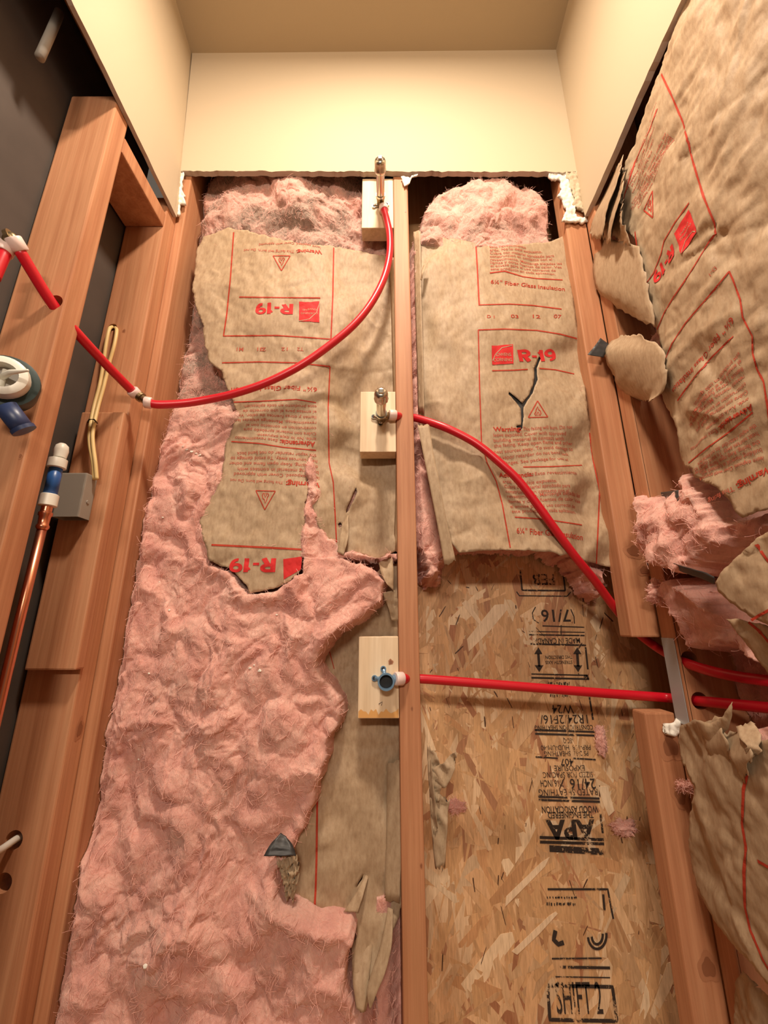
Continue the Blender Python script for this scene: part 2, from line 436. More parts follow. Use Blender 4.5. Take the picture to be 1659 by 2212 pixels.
class Print:
    """flat printing that follows a sheet; everything printed on one sheet in one ink is one mesh"""
    def __init__(s, sh, off=.0007): s.sh, s.off, s.v, s.f = sh, off, [], []
    def tri(s, V, F):
        n = len(s.v); s.v += [tuple(p) for p in V]; s.f += [tuple(i + n for i in f) for f in F]
    def line(s, px, wpx=3.0, joined=True):
        P = rough(px, 5, .0, closed=False); ab = np.array(s.sh.poly(P)); mid = ab[len(ab)//2]
        p3 = s.sh.pt(ab[:, 0], ab[:, 1]); dist = np.linalg.norm(p3 - np.array([0, 0, ZC]), axis=1).mean(); w = wpx * dist / FPX * .5 * .8
        V, F = [], []
        for i in range(len(ab)):
            t = ab[min(i+1, len(ab)-1)] - ab[max(i-1, 0)]; t = t / (np.linalg.norm(t) + 1e-9); nn = np.array([-t[1], t[0]])
            V += [ab[i] + nn * w, ab[i] - nn * w]
        for i in range(len(ab) - 1): F += [(2*i, 2*i+1, 2*i+3, 2*i+2)]
        s.tri(V, F)
    def quad(s, px, n=18):
        c = np.array(s.sh.poly(px)); V, F = [], []
        for i in range(n + 1):
            for j in range(n + 1):
                a, b = i / n, j / n; V.append((1-a)*(1-b)*c[0] + a*(1-b)*c[1] + a*b*c[2] + (1-a)*b*c[3])
        for i in range(n):
            for j in range(n): k = i*(n+1)+j; F.append((k, k+n+1, k+n+2, k+1))
        s.tri(V, F)
    def text(s, txt, p0, p1, hpx=None, bold=0.0, hscale=1.0):
        """baseline from pixel p0 to pixel p1; hpx: cap height in pixels"""
        a, b = s.sh.px(np.array([p0[0], p1[0]]), np.array([p0[1], p1[1]]))
        A = np.array([a[0], b[0]]); B = np.array([a[1], b[1]])
        V, F = rating() if txt == 'R-19' else glyphs(txt, bold); x0, x1 = V[:, 0].min(), V[:, 0].max(); L = np.linalg.norm(B - A); e = (B - A) / L; up = np.array([-e[1], e[0]])
        k = L / (x1 - x0); ky = k * hscale
        if hpx is not None:
            p3 = s.sh.pt(a[:1], b[:1])[0]; dist = np.linalg.norm(p3 - np.array([0, 0, ZC])); ky = hpx * dist / FPX * .82 / .70
        W = A + np.outer((V[:, 0] - x0) * k, e) + np.outer(V[:, 1] * ky, up); s.tri(W.tolist(), F)
    def para(s, lines, p00, p01, p10, p11, hpx, bold=0.0):
        n = len(lines); full = max(len(l) for l in lines)
        for i, l in enumerate(lines):
            t = i / max(1, n - 1); A = np.array(p00) * (1-t) + np.array(p10) * t; B = np.array(p01) * (1-t) + np.array(p11) * t
            s.text(l, A, A + (B - A) * (len(l) / full), hpx, bold)
    def build(s, name, mat, parent):
        if not s.f: return
        V = np.array(s.v); W = s.sh.pt(V[:, 0], V[:, 1], s.off); o = mobj(name, W, s.f, mat, parent)
        if mat in ('red_ink', 'red_fine', 'black_ink', 'kraft_paper'): tag(o, kind='stuff')
        return o
    def each(s, name, mat, parent):          # one object for every element printed so far
        s.build(name, mat, parent); s.v, s.f = [], []
_gc = {}
def glyphs(txt, bold=0.0):
    key = (txt, bold)
    if key in _gc: return _gc[key]
    cu = bpy.data.curves.new('type', 'FONT'); cu.body = txt; cu.size = 1.0; cu.resolution_u = 3; cu.offset = bold; cu.fill_mode = 'FRONT'
    ob = bpy.data.objects.new('type', cu); COL.objects.link(ob); bpy.context.view_layer.update()
    me = bpy.data.meshes.new_from_object(ob.evaluated_get(bpy.context.evaluated_depsgraph_get()))
    V = np.array([v.co[:2] for v in me.vertices]); F = [tuple(p.vertices) for p in me.polygons]
    bpy.data.objects.remove(ob, do_unlink=True); bpy.data.curves.remove(cu); bpy.data.meshes.remove(me)
    _gc[key] = (V, F); return V, F
def band(pts, w0, w1=None):
    pts = np.array(pts, float); q = [pts[0]]
    for i in range(len(pts) - 1):
        m_ = max(1, int(np.linalg.norm(pts[i+1] - pts[i]) / .05)); q += [pts[i] + (pts[i+1] - pts[i]) * (j + 1) / m_ for j in range(m_)]
    pts = np.array(q); V, F = [], []; n = len(pts)
    for i in range(n):
        t = pts[min(i+1, n-1)] - pts[max(i-1, 0)]; t /= np.linalg.norm(t) + 1e-9; nn = np.array([-t[1], t[0]])
        w = w0 if w1 is None else w0 + (w1 - w0) * abs(math.sin(math.pi * i / (n - 1)))
        V += [pts[i] + nn * w / 2, pts[i], pts[i] - nn * w / 2]
    return V, [(3*i+k, 3*i+k+1, 3*i+k+4, 3*i+k+3) for i in range(n - 1) for k in (0, 1)]
def rating():
    'block letters R-19, cap height 0.7'
    V, F = [], []
    def add(p): 
        k = len(V); V.extend([tuple(q) for q in p[0]]); F.extend([tuple(i + k for i in f) for f in p[1]])
    def arc(cx, cy, rx, ry, a0, a1, n=14): return [(cx + rx * math.cos(math.radians(a0 + (a1-a0) * i / n)), cy + ry * math.sin(math.radians(a0 + (a1-a0) * i / n))) for i in range(n + 1)]
    add(band([(.09, 0), (.09, .7)], .18)); add(band([(.09, .635), (.30, .635)] + arc(.30, .495, .17, .14, 85, -85) + [(.30, .355), (.09, .355)], .14, .17)); add(band([(.26, .36), (.44, 0)], .19))
    add(band([(.60, .29), (.82, .29)], .13))
    add(band([(1.06, 0), (1.06, .7)], .17)); add(band([(1.10, .62), (.92, .50)], .13))
    add(band(arc(1.43, .47, .17, .165, 0, 360, 26), .13, .15)); add(band([(1.60, .47), (1.60, .36)] + arc(1.40, .32, .195, .25, 0, -100), .15))
    return np.array(V), F
def tri_sign(pr, base_l, base_r, apex, w=2.2):
    """triangular flame sign; works upright or upside down"""
    bl, br, ap = map(np.array, (base_l, base_r, apex)); c = (bl + br + ap) / 3.0
    pr.line([bl, br], w); pr.line([br, ap], w); pr.line([ap, bl], w)
    q = lambda x, y: tuple(bl + (br - bl) * x + (ap - (bl + br) / 2) * y)
    pr.line([q(.40, .10), q(.33, .22), q(.40, .34), q(.41, .46), q(.50, .66), q(.54, .46), q(.62, .40), q(.66, .24), q(.60, .10)], w * .8)
    pr.line([q(.47, .10), q(.44, .20), q(.51, .34), q(.56, .20), q(.54, .10)], w * .7)
def patch(name, left, right, mats, parent, n=6, amp=.002, freq=30, seed=0, thick=.0007, smooth=True, jag=0.0):
    """paper strip lofted between two 3-D polylines (real points), crumpled a little"""
    L = catmull(left, 8); R_ = catmull(right, 8); m = min(len(L), len(R_)); V, F = [], []
    for i in range(m):
        for j in range(n + 1):
            t = j / n; p = L[i] * (1 - t) + R_[i] * t
            V.append(p)
    A = np.array([tuple(p) for p in V]); A[:, 1] += amp * (crumple(A[:, 0]*freq + A[:, 2]*freq*.6, A[:, 2]*freq, seed) - .4)
    if jag:
        k = np.arange(n + 1)
        A[:n+1, 2] += jag * perlin(k * .9, 1.7, seed); A[-(n+1):, 2] += jag * perlin(k * .9, 6.7, seed)
    for i in range(m - 1):
        for j in range(n): k = i*(n+1)+j; F.append((k, k+1, k+n+2, k+n+1))
    F = np.array(F); nn = np.cross(A[F[:, 1]] - A[F[:, 0]], A[F[:, 3]] - A[F[:, 0]]).mean(0)
    if nn @ (np.array([0, 0, ZC]) - A.mean(0)) < 0: F = F[:, ::-1]
    o = mobj(name, A, F, list(mats), parent, smooth)
    md = o.modifiers.new('paper', 'SOLIDIFY'); md.thickness = thick; md.offset = -1; md.material_offset = 1; md.material_offset_rim = 0
    return o
KR = ('kraft_paper', 'asphalt_backing'); RK = ('asphalt_backing', 'kraft_paper')

# ================================================================== THE SETTING
def slab(name, front, ext, mats, parent=None):
    n = len(front); V = [Vector(p) for p in front] + [Vector(p) + Vector(ext) for p in front]
    F = [tuple(range(n)), tuple(range(2*n-1, n-1, -1))] + [(i, i+n, (i+1) % n + n, (i+1) % n) for i in range(n)]
    # concave outlines are triangulated
    bm = bmesh.new(); bv = [bm.verts.new(p) for p in V]
    for k, f in enumerate(F):
        fc = bm.faces.new([bv[i] for i in f]); fc.material_index = 0 if k == 0 else 1
    bmesh.ops.triangulate(bm, faces=[f for f in bm.faces if len(f.verts) > 4])
    return bobj(name, bm, mats, parent)
def struct(o): return tag(o, kind='structure')

bot = rough([(390, 369), (1222, 371)], 7, 2.0, 4, closed=False)
bk = [onY(u, v, .737) for u, v in bot] + [onY(1251.6, 370, .737), onY(1205.5, 95, .737), onY(416.5, 100, .737)]
struct(slab('wall_back', bk, (0, .0125, 0), ['cream_paint', 'drywall_edge']))
def zz(z): return ZC + z
_e = rough([(.735, .941), (.45, .957), (.2, .962), (-.5, .965)], .012, .0016, 9, closed=False)
lw = [Vector((-.4955, y, zz(z))) for y, z in _e] + [Vector((-.5535, -.5, zz(1.75))), Vector((-.5535, .75, zz(1.75))), Vector((-.5085, .75, zz(1.09)))]
struct(slab('wall_left', lw, (-.0085, 0, 0), ['cream_paint', 'drywall_edge']))
_e = rough([(.735, .940), (.45, .972), (.2, .975), (-.5, .98)], .012, .0016, 12, closed=False)
rw = [Vector((.484, y, zz(z))) for y, z in _e] + [Vector((.4845, -.5, zz(1.75))), Vector((.4895, .75, zz(1.75))), Vector((.488, .75, zz(1.05)))]
struct(slab('wall_right', rw, (.0125, 0, 0), ['cream_paint', 'drywall_edge']))
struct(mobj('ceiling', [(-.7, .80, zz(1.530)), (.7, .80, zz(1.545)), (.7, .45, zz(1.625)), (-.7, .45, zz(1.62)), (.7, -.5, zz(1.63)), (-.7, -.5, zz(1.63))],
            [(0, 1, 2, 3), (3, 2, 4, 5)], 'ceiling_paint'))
struct(mobj('floor', [(-.7, -.5, 0), (.8, -.5, 0), (.8, .95, 0), (-.7, .95, 0)], [(0, 1, 2, 3)], 'osb_base'))
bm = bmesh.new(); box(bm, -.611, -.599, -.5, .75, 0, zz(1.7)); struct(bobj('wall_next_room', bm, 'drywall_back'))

# sheathing with its strands
bm = bmesh.new(); box(bm, -.52, .66, OSB, OSB + .011, 0, zz(1.62)); ext = struct(bobj('wall_exterior', bm, 'osb_base'))
bm = bmesh.new(); box(bm, .652, .663, -.5, OSB, 0, zz(1.62)); struct(bobj('wall_exterior_side', bm, 'osb_base'))
PAL = [(.66, .41, .22), (.60, .36, .18), (.70, .46, .26), (.56, .31, .15), (.74, .53, .33), (.46, .23, .12), (.63, .38, .19), (.40, .18, .09), (.80, .61, .40), (.60, .38, .21)]
PW = np.array([18, 17, 14, 12, 8, 7, 14, 3, 3, 8], float); PW /= PW.sum()
def flake(cx, cz, L, w, ang, y, tilt):
    n = 7; pts = []
    k = random.choice((5, 6, 7)); base = [(-.5, -.30), (-.42, .5), (.36, .46), (.5, .12), (.44, -.42), (0, -.5)][:k]
    base = [(px + random.uniform(-.07, .07), py + random.uniform(-.14, .14)) for px, py in base]
    c, s = math.cos(ang), math.sin(ang)
    top = []
    for px, py in base:
        x, z = px * L, py * w; top.append((cx + x*c - z*s, y + tilt * py * w + .25 * tilt * px * L * .2, cz + x*s + z*c))
    m = len(top); V = top + [(p[0], OSB + .0004, p[2]) for p in top]
    F = [tuple(range(m))] + [(i, (i+1) % m, (i+1) % m + m, i + m) for i in range(m)]
    return V, F
def set_tint(o, cols):
    at = o.data.color_attributes.new('tint', 'FLOAT_COLOR', 'CORNER'); buf = np.zeros((len(o.data.loops), 4), 'f'); k = 0
    for p, c in zip(o.data.polygons, cols):
        buf[p.loop_start:p.loop_start + p.loop_total] = (*c, 1)
    at.data.foreach_set('color', buf.ravel())
SV, SF, SCOL = [], [], []; singles = []
for i in range(2300):
    big = i >= 2060
    cx = random.uniform(.065, .505); cz = random.uniform(.18, ZC + .19)
    L = random.uniform(.05, .13); w = random.uniform(.011, .032) if random.random() < .8 else random.uniform(.005, .011)
    ang = random.gauss(math.pi/2, .62); y = OSB - .0003 - i / 2300 * .0012
    c = np.array(PAL[RNG.choice(len(PAL), p=PW)]) * random.uniform(.92, 1.22)
    V, F = flake(cx, cz, L, w, ang, y, random.uniform(-.03, .03))
    if big: singles.append((V, F, c))
    else:
        n = len(SV); SV += V; SF += [tuple(k + n for k in f) for f in F]; SCOL += [c] * len(F)
o = mobj('strand_layer', SV, SF, 'osb_flake', ext); tag(o, kind='stuff'); set_tint(o, SCOL)
for V, F, c in singles:
    o = mobj('strand', V, F, 'osb_flake', ext); set_tint(o, [c] * len(F))
# long pale strands lying on top
for (u0, v0, u1, v1, w) in ((1108, 2062, 1206, 1964, .009), (1092, 1948, 1182, 1858, .010), (1010, 1400, 1090, 1300, .026), (1000, 1300, 1040, 1350, .012), (1285, 1840, 1262, 1780, .016), (1300, 1700, 1320, 1760, .020), (1190, 1770, 1222, 1815, .012)):
    p, q = onY(u0, v0, OSB), onY(u1, v1, OSB); d_ = q - p
    V, F = flake((p.x + q.x) / 2, (p.z + q.z) / 2, d_.length, w, math.atan2(d_.z, d_.x), OSB - .0019, .02); o = mobj('strand', V, F, 'osb_flake', ext); set_tint(o, [np.array((.86, .66, .45))] * len(F))
# dark splinter gaps
for i in range(60):
    cx = random.uniform(.07, .5); cz = random.uniform(.32, ZC + .12); L = random.uniform(.006, .03); w = random.uniform(.0008, .003)
    V, F = flake(cx, cz, L, w, random.gauss(math.pi/2, .5), OSB - .0017, 0); singles.append(0)
    o = mobj('strand', V, F, 'osb_flake', ext); set_tint(o, [np.array((.10, .045, .022))] * len(F))

# grade stamps
osb = Sheet('y', lambda a, b: np.zeros(np.shape(a)) + (D - OSB + .0021))
pr = Print(osb, 0.0)
def up(txt, ur, ul, v, h, bold=0.0): pr.text(txt, (ur, v), (ul, v + (ul - ur) * -.012), h, bold)
def worn(u0, u1, v, h):                     # a line of print rubbed beyond reading: only broken strokes are left
    rg = random.Random(u0 + v); u = u0
    while u < u1:
        pr.line([(u, v - h * rg.uniform(.2, .5)), (u + rg.uniform(-1, 1), v + h * rg.uniform(.2, .5))], rg.uniform(1.6, 3.2)); u += rg.uniform(2.6, 6.5)
pr.line([(1124, 1232), (1128, 1275)], 4); pr.line([(1128, 1275), (1221, 1276)], 4); pr.line([(1221, 1276), (1216, 1232)], 4)
up('FEB', 1196, 1150, 1240, 26, .012)
pr.line([(1116, 1278), (1122, 1287), (1225, 1288), (1233, 1279)], 2.6)
up('7/16', 1230, 1168, 1317, 27, .012)
pr.line([(1157, 1311), (1150, 1324), (1152, 1338), (1164, 1346)], 2.4); pr.line([(1233, 1316), (1240, 1332), (1241, 1347)], 2.4)
pr.line([(1172, 1352), (1262, 1355)], 2.6); pr.line([(1143, 1364), (1263, 1366)], 2.2); pr.line([(1143, 1371), (1263, 1373)], 3.2)
up('MADE IN CANADA', 1252, 1152, 1378, 12, .01); pr.line([(1146, 1391), (1266, 1394)], 4)
for ux in (1163, 1247):
    pr.line([(ux, 1412), (ux + 2, 1440)], 6)
    pr.tri([*osb.poly([(ux-9, 1413), (ux, 1398), (ux+9, 1413)])], [(0, 1, 2)]); pr.tri([*osb.poly([(ux-8, 1437), (ux+2, 1452), (ux+11, 1437)])], [(0, 1, 2)])
up('THIS DIRECTION', 1236, 1178, 1416, 7, .012); up('STRENGTH AXIS', 1236, 1178, 1427, 7, .012)
pr.line([(1265, 1398), (1270, 1446)], 4); pr.line([(1148, 1456), (1272, 1459)], 3); pr.line([(1148, 1464), (1273, 1467)], 4); pr.line([(1262, 1462), (1273, 1463)], 9)
worn(1185, 1232, 1477, 8); worn(1190, 1232, 1503, 8)
pr.line([(1273, 1504), (1281, 1555)], 4)
up('W24', 1238, 1192, 1523, 17, .004); up('1R24/2F16/', 1268, 1166, 1544, 17, .002)
up('CONSTRUCTION SHEATHING', 1280, 1155, 1566, 9, .008); pr.line([(1155, 1577), (1284, 1581)], 4); pr.line([(1156, 1585), (1284, 1589)], 4)
up('NEC-Q', 1240, 1216, 1595, 9); up('PRP-108  HUD-UM-40', 1275, 1168, 1609, 9); up('PS 2-92  SHEATHING', 1270, 1175, 1622, 9)
pr.line([(1157, 1635), (1205, 1638)], 3); pr.line([(1238, 1638), (1287, 1641)], 3)
up('407', 1238, 1210, 1639, 12, .008); up('EXPOSURE 1', 1262, 1188, 1653, 10, .004); up('SIZED FOR SPACING', 1280, 1172, 1667, 10)
up('24/16', 1285, 1230, 1682, 18, .008); up('7/16 INCH', 1216, 1167, 1685, 12, .006); up('RATED SHEATHING', 1290, 1163, 1704, 11)
pr.line([(1162, 1721), (1295, 1725)], 4); pr.line([(1163, 1728), (1296, 1732)], 4)
up('WOOD ASSOCIATION', 1291, 1170, 1741, 11, .016); up('THE ENGINEERED', 1281, 1183, 1754, 10, .016); up('APA', 1284, 1178, 1772, 30, .04)
pr.line([(1297, 1758), (1302, 1800)], 4); pr.line([(1166, 1809), (1304, 1814)], 5); pr.line([(1166, 1819), (1305, 1823)], 5); pr.line([(1187, 1833), (1303, 1840)], 11)
pr.line([(1183, 1921), (1313, 1921), (1318, 1950), (1325, 1985)], 3.4); pr.line([(1303, 1932), (1306, 1966)], 4)
worn(1182, 1247, 1939, 6); worn(1182, 1247, 1953, 8)
for r1, r2 in ((20, 30), (12, 20)):
    th = np.linspace(math.pi * .05, math.pi * 1.05, 14); pr.line([(1290 - r1 * math.cos(t), 2020 + r2 * math.sin(t)) for t in th], 4)
pr.line([(1200, 2010), (1196, 2030), (1206, 2040), (1218, 2036)], 7); pr.line([(1192, 2071), (1300, 2070)], 2.4); pr.line([(1210, 2089), (1318, 2091)], 4); pr.line([(1200, 2110), (1318, 2112)], 1.8)
pr.line([(1183, 2129), (1323, 2132), (1333, 2206), (1188, 2203), (1183, 2129)], 5)
pr.text('SHIFT 2', (1204, 2190), (1304, 2190), 40, .006)
pr.build('grade_stamp', 'black_ink', ext)

# ================================================================== FRAMING
ZB = 0.02
Z1 = zz(1.62)
SG = 'wall studs'
board('wall_stud', .0255, .0620, D, D + .137, ZB, zz(1.53), 'stud_wood', 'narrow reddish wooden stud standing in the middle of the back wall', 'stud', SG)
board('wall_stud', -.523, -.486, D + .0005, D + .137, ZB, zz(1.53), 'stud_wood', 'stud edge in the left corner of the back wall beside the pink fiberglass', 'stud', SG)
_h1 = onY(112, 655, .522); _cb = onY(243, 707, .711); _cb2 = onY(30, 1815, .711); _cb3 = onY(10, 1890, .711)
_elb = onY(303, 858, .70)
ns = board('wall_stud', -.594, XL, .522, .558, ZB, zz(.972), 'stud_wood', 'nearest left wall stud with the red pipe through its drilled hole', 'stud', SG,
      holes=[(_h1.x + .5495 + .003, _h1.z - ZB + .002, .0135)])
cs = board('wall_stud', -.594, XL, .711, .749, ZB, zz(.972), 'stud_wood', 'left corner stud carrying the grey box and yellow cable', 'stud', SG,
      holes=[(_cb.x + .5495, _cb.z - ZB, .009), (max(_cb2.x, -.579) + .5495, _cb2.z - ZB, .013), (max(_cb3.x, -.579) + .5495, _cb3.z - ZB - .01, .013)])
board('blocking', -.594, XL - .0005, .5585, .7105, zz(.881), zz(.919), 'stud_wood', 'short horizontal wooden block between the two left studs under the drywall', 'blocking')
zt, zb = zat(888, .69), zat(1446, .69)
board('nailer_board', onY(52, 1446, .69).x, onY(163, 1446, .69).x, .69, .7105, zb, zt, 'stud_wood', 'short board nailed to the left corner stud under the grey box', 'board')
# right corner
zn1, zn0 = zat(1378, D), zat(1541, D)
board('corner_nailer', .4425, XR - .00005, D, D + .038, zn1, zz(1.53), 'stud_wood', 'upper corner stud at the right, cut off above the red pipes', 'stud', SG)
board('corner_nailer', .4425, XR - .00005, D, D + .038, ZB, zn0, 'stud_wood', 'lower corner stud at the right, starting below the red pipes', 'stud', SG)
_p1 = onY(1478, 1428, .712); _p2 = onY(1506, 1514, .712)
board('wall_stud', XR, .640, .712, D - .0003, ZB, zz(1.53), 'stud_wood', 'right wall corner stud bored for two red pipes beside the metal plate', 'stud', SG,
      holes=[(max(_p1.x + .004, XR + .016) - .567, _p1.z - ZB + .002, .014), (max(_p2.x + .004, XR + .016) - .567, _p2.z - ZB, .0135)])
# plates closing the cavities; the left one is added to keep light out
board('closing_plate', -.594, .640, D + .001, D + .137, zz(1.531), zz(1.56), 'stud_wood', 'wooden plate across the tops of the back wall studs', 'plate')
board('closing_plate', -.594, -.535, -.4, .749, zz(1.12), zz(1.16), 'stud_wood', 'added wooden cap closing the left wall cavity to light, behind the drywall', 'plate')
# nail plate
pz0, pz1 = onX(1455, 1557, XR).z, onX(1440, 1378, XR).z
bm = bmesh.new(); box(bm, XR - .0016, XR - .0004, .716, .747, pz0, pz1); bevel(bm, .0004, 1)
tag(bobj('nail_plate', bm, 'zinc'), 'grey metal nail plate shielding the pipes on the right stud', 'nail plate')
# knots
def knot(parent, u, v, plane, val, ru, rv, label=None):
    c = onY(u, v, val) if plane == 'y' else onX(u, v, val)
    bm = bmesh.new(); n = 22
    for ring, (k, dz, mi) in enumerate(((1.0, .0003, 0), (.62, .0006, 1))):
        vs = []
        for i in range(n):
            a = 2 * math.pi * i / n; r = k * (1 + .12 * math.sin(3 * a + u) + .08 * math.sin(5 * a))
            off = Vector((ru * r * math.cos(a), -dz, rv * r * math.sin(a))) if plane == 'y' else Vector((-dz if val > 0 else dz, ru * r * math.cos(a), rv * r * math.sin(a)))
            vs.append(bm.verts.new(c + off - parent.location))
        f = bm.faces.new(vs); f.material_index = mi
    o = bobj('knot', bm, ['knot_ring', 'knot'], parent); return o
S = {o['label'][:14]: o for o in COL.objects if o.get('category') == 'stud'}
upn = [o for o in COL.objects if o.name.startswith('corner_nailer')]
knot(upn[0], 1368, 1190, 'y', D, .018, .016); knot(upn[0], 1392, 1232, 'y', D, .014, .012)
knot(upn[1], 1448, 1612, 'y', D, .020, .024); knot(upn[1], 1470, 1720, 'y', D, .014, .018); knot(upn[1], 1530, 2090, 'y', D, .016, .018)
knot(cs, 259, 928, 'x', XL, .007, .006); knot(cs, 228, 1130, 'x', XL, .008, .012); knot(cs, 172, 1575, 'x', XL, .009, .018); knot(cs, 268, 715, 'y', .711, .004, .005)
knot(ns, 45, 985, 'y', .522, .003, .005)
ctr = [o for o in COL.objects if o.get('label', '').startswith('narrow reddish')][0]
for (u, v) in ((876, 457), (890, 1530), (910, 1870)): knot(ctr, u, v, 'y', D, .0022, .004)

# ================================================================== INSULATION
def fluff(name, axis, arange, brange, res, hfun, dirt_shade_fun, parent, keep=None):
    a = np.arange(arange[0], arange[1] + res * .5, res); b = np.arange(brange[0], brange[1] + res * .5, res)
    ga, gb = np.meshgrid(a, b); h = hfun(ga, gb)
    # sideways drift of the wool so that it is not a plain relief
    wa = .0035 * perlin(ga * 46, gb * 46, 31) + .0016 * perlin(ga * 130, gb * 130, 33); wb = .0035 * perlin(ga * 46, gb * 46, 35) + .0016 * perlin(ga * 130, gb * 130, 37)
    edge = np.minimum(np.minimum(ga - arange[0], arange[1] - ga) / .02, 1)
    ga2 = ga + wa * np.clip(edge, 0, 1); gb2 = gb + wb
    W = np.stack([ga2, D - h, gb2], -1) if axis == 'y' else np.stack([XR - h, -ga2, gb2], -1)
    nb, na = ga.shape; idx = np.arange(nb * na).reshape(nb, na)
    F = np.stack([idx[:-1, :-1], idx[:-1, 1:], idx[1:, 1:], idx[1:, :-1]], -1).reshape(-1, 4)
    if keep is not None:
        k = keep(ga, gb).ravel(); F = F[k[F].all(1)]
    used = np.unique(F); rm = -np.ones(nb * na, int); rm[used] = np.arange(len(used)); V = W.reshape(-1, 3)[used]; F = rm[F]
    if axis == 'x': F = F[:, ::1]
    o = mobj(name, V, F, 'pink_fiberglass', parent, True)
    dv = np.clip(dirt_shade_fun(ga, gb), 0, 1).ravel()[used].astype('f')
    at = o.data.attributes.new('dirt_shade', 'FLOAT', 'POINT'); at.data.foreach_set('value', dv)
    return o, V, F
def fibres(V, F, n, parent, seed=0, length=(.004, .018), rad=.00022, lo=None, hi=None):
    """loose glass threads standing off the wool"""
    rg = np.random.default_rng(seed); c = V[F].mean(1); nr = np.cross(V[F[:, 1]] - V[F[:, 0]], V[F[:, 3]] - V[F[:, 0]]); nr /= np.linalg.norm(nr, axis=1)[:, None] + 1e-12
    if nr[:, 1].mean() > 0 and abs(nr[:, 1].mean()) > abs(nr[:, 0].mean()): nr = -nr
    if nr[:, 0].mean() > 0 and abs(nr[:, 0].mean()) > abs(nr[:, 1].mean()): nr = -nr
    ix = rg.integers(0, len(F), n); P = c[ix]; Nn = nr[ix]
    T = rg.normal(size=(n, 3)); T -= Nn * (T * Nn).sum(1)[:, None]; T /= np.linalg.norm(T, axis=1)[:, None] + 1e-9
    B = np.cross(Nn, T); L = rg.uniform(*length, n)[:, None]; k = 4; pts = []; curl = rg.normal(0, .5, n)[:, None]; lift = rg.uniform(.05, .6, n)[:, None] ** 1.5
    for i in range(k + 1):
        t = i / k; pts.append(P + T * L * t + B * L * curl * t * t + Nn * (L * lift * (t - .6 * t * t) * 1.2 - .0006))
    A = np.stack(pts, 1); w = rad * rg.uniform(.6, 1.5, n)[:, None, None]
    side = np.cross(T, np.array([0., 1., 0.]))[:, None, :]; side = side / (np.linalg.norm(side, axis=2, keepdims=True) + 1e-9)
    l = A + side * w; r = A - side * w; VV = np.concatenate([l, r], 1).reshape(-1, 3); VV = VV if lo is None else np.clip(VV, lo, hi); base = (np.arange(n) * 2 * (k + 1))[:, None, None]
    q = np.array([[i, i + 1, k + 2 + i, k + 1 + i] for i in range(k)])[None]; FF = (base + q).reshape(-1, 4)
    me = bpy.data.meshes.new('loose_fibres'); me.vertices.add(len(VV)); me.vertices.foreach_set('co', VV.ravel().astype('f'))
    me.loops.add(FF.size); me.loops.foreach_set('vertex_index', FF.ravel().astype('i')); me.polygons.add(len(FF))
    me.polygons.foreach_set('loop_start', np.arange(0, FF.size, 4).astype('i')); me.update(calc_edges=True); me.validate()
    me.materials.append(MATS['pink_fibre']); o = bpy.data.objects.new('loose_fibres', me); link(o, parent); tag(o, kind='stuff'); return o
def wool(a, b, seed, amp=1.0):
    wx = a + .028 * perlin(a * 11, b * 11, seed + 50) + .006 * perlin(a * 50, b * 50, seed + 55); wy = b + .028 * perlin(a * 11, b * 11, seed + 60) + .006 * perlin(a * 50, b * 50, seed + 65)
    big = perlin(wx * 9, wy * 7, seed) * .016
    r1 = (np.abs(perlin(wx * 17, wy * 14, seed + 3)) - .3) * .020
    mask = sstep(-.25, .35, perlin(a * 7, b * 7, seed + 20))
    r2 = (np.abs(perlin(wx * 42, wy * 34, seed + 5)) - .3) * .0076 * (.35 + .65 * mask)
    r3 = (np.abs(perlin(wx * 105, wy * 85, seed + 7)) - .3) * .0022 * mask
    fi = perlin(wx * 330, wy * 210, seed + 9) * .0005
    return amp * (big + r1 + r2 + r3 + fi)

# ---------------------------------------------------------------- left bay
UL_OUT = [(492, 492), (540, 500), (600, 515), (660, 528), (720, 532), (790, 545), (855, 558), (857, 640), (860, 760), (862, 900), (864, 1000), (866, 1100), (866, 1185),
          (845, 1195), (815, 1210), (790, 1200), (765, 1195), (742, 1198), (722, 1172), (705, 1162), (690, 1142), (680, 1120), (676, 1090), (683, 1055), (672, 1010),
          (667, 983), (661, 1010), (666, 1050), (660, 1090), (657, 1135), (655, 1170), (654, 1200), (650, 1232), (628, 1252), (600, 1270), (560, 1278), (538, 1282), (532, 1262),
          (515, 1245), (497, 1228), (470, 1220), (452, 1212), (446, 1190), (438, 1160), (430, 1130), (440, 1100), (462, 1068), (478, 1030), (484, 990), (487, 960), (500, 930),
          (510, 890), (502, 860), (488, 835), (478, 800), (455, 785), (442, 745), (438, 700), (425, 670), (415, 625), (420, 590), (425, 540), (440, 512)]
_ul = control('y', [(430, 520, -.030), (600, 530, -.012), (800, 560, -.040), (430, 650, -.020), (600, 650, -.004), (700, 700, -.008), (830, 700, -.040), (600, 850, -.010), (500, 800, -.016),
                    (700, 900, -.014), (775, 860, -.056), (775, 960, -.054), (850, 900, -.056), (820, 980, -.050), (560, 1000, -.010), (650, 1100, -.004), (480, 1120, -.008), (740, 1050, -.020), (800, 1100, -.034), (860, 1100, -.042),
                    (560, 1230, .004), (470, 1190, .002), (640, 1230, .004), (740, 1190, -.022), (820, 1190, -.030)], .03)
_cul = creases('y', (430, 520, 850, 1260), 34, 11)
def h_ul(a, b):
    return (_ul(a, b) + _cul(a, b) + .0050 * (crumple(a * 11, b * 8, 2) - .35) + .0017 * (crumple(a * 30, b * 24, 5) - .35) + .0012 * perlin(a * 55, b * 45, 8))
SUL = Sheet('y', h_ul); UL_AB = [P0('y', *p) for p in UL_OUT]; UL_AB = [(float(x), float(y)) for x, y in UL_AB]
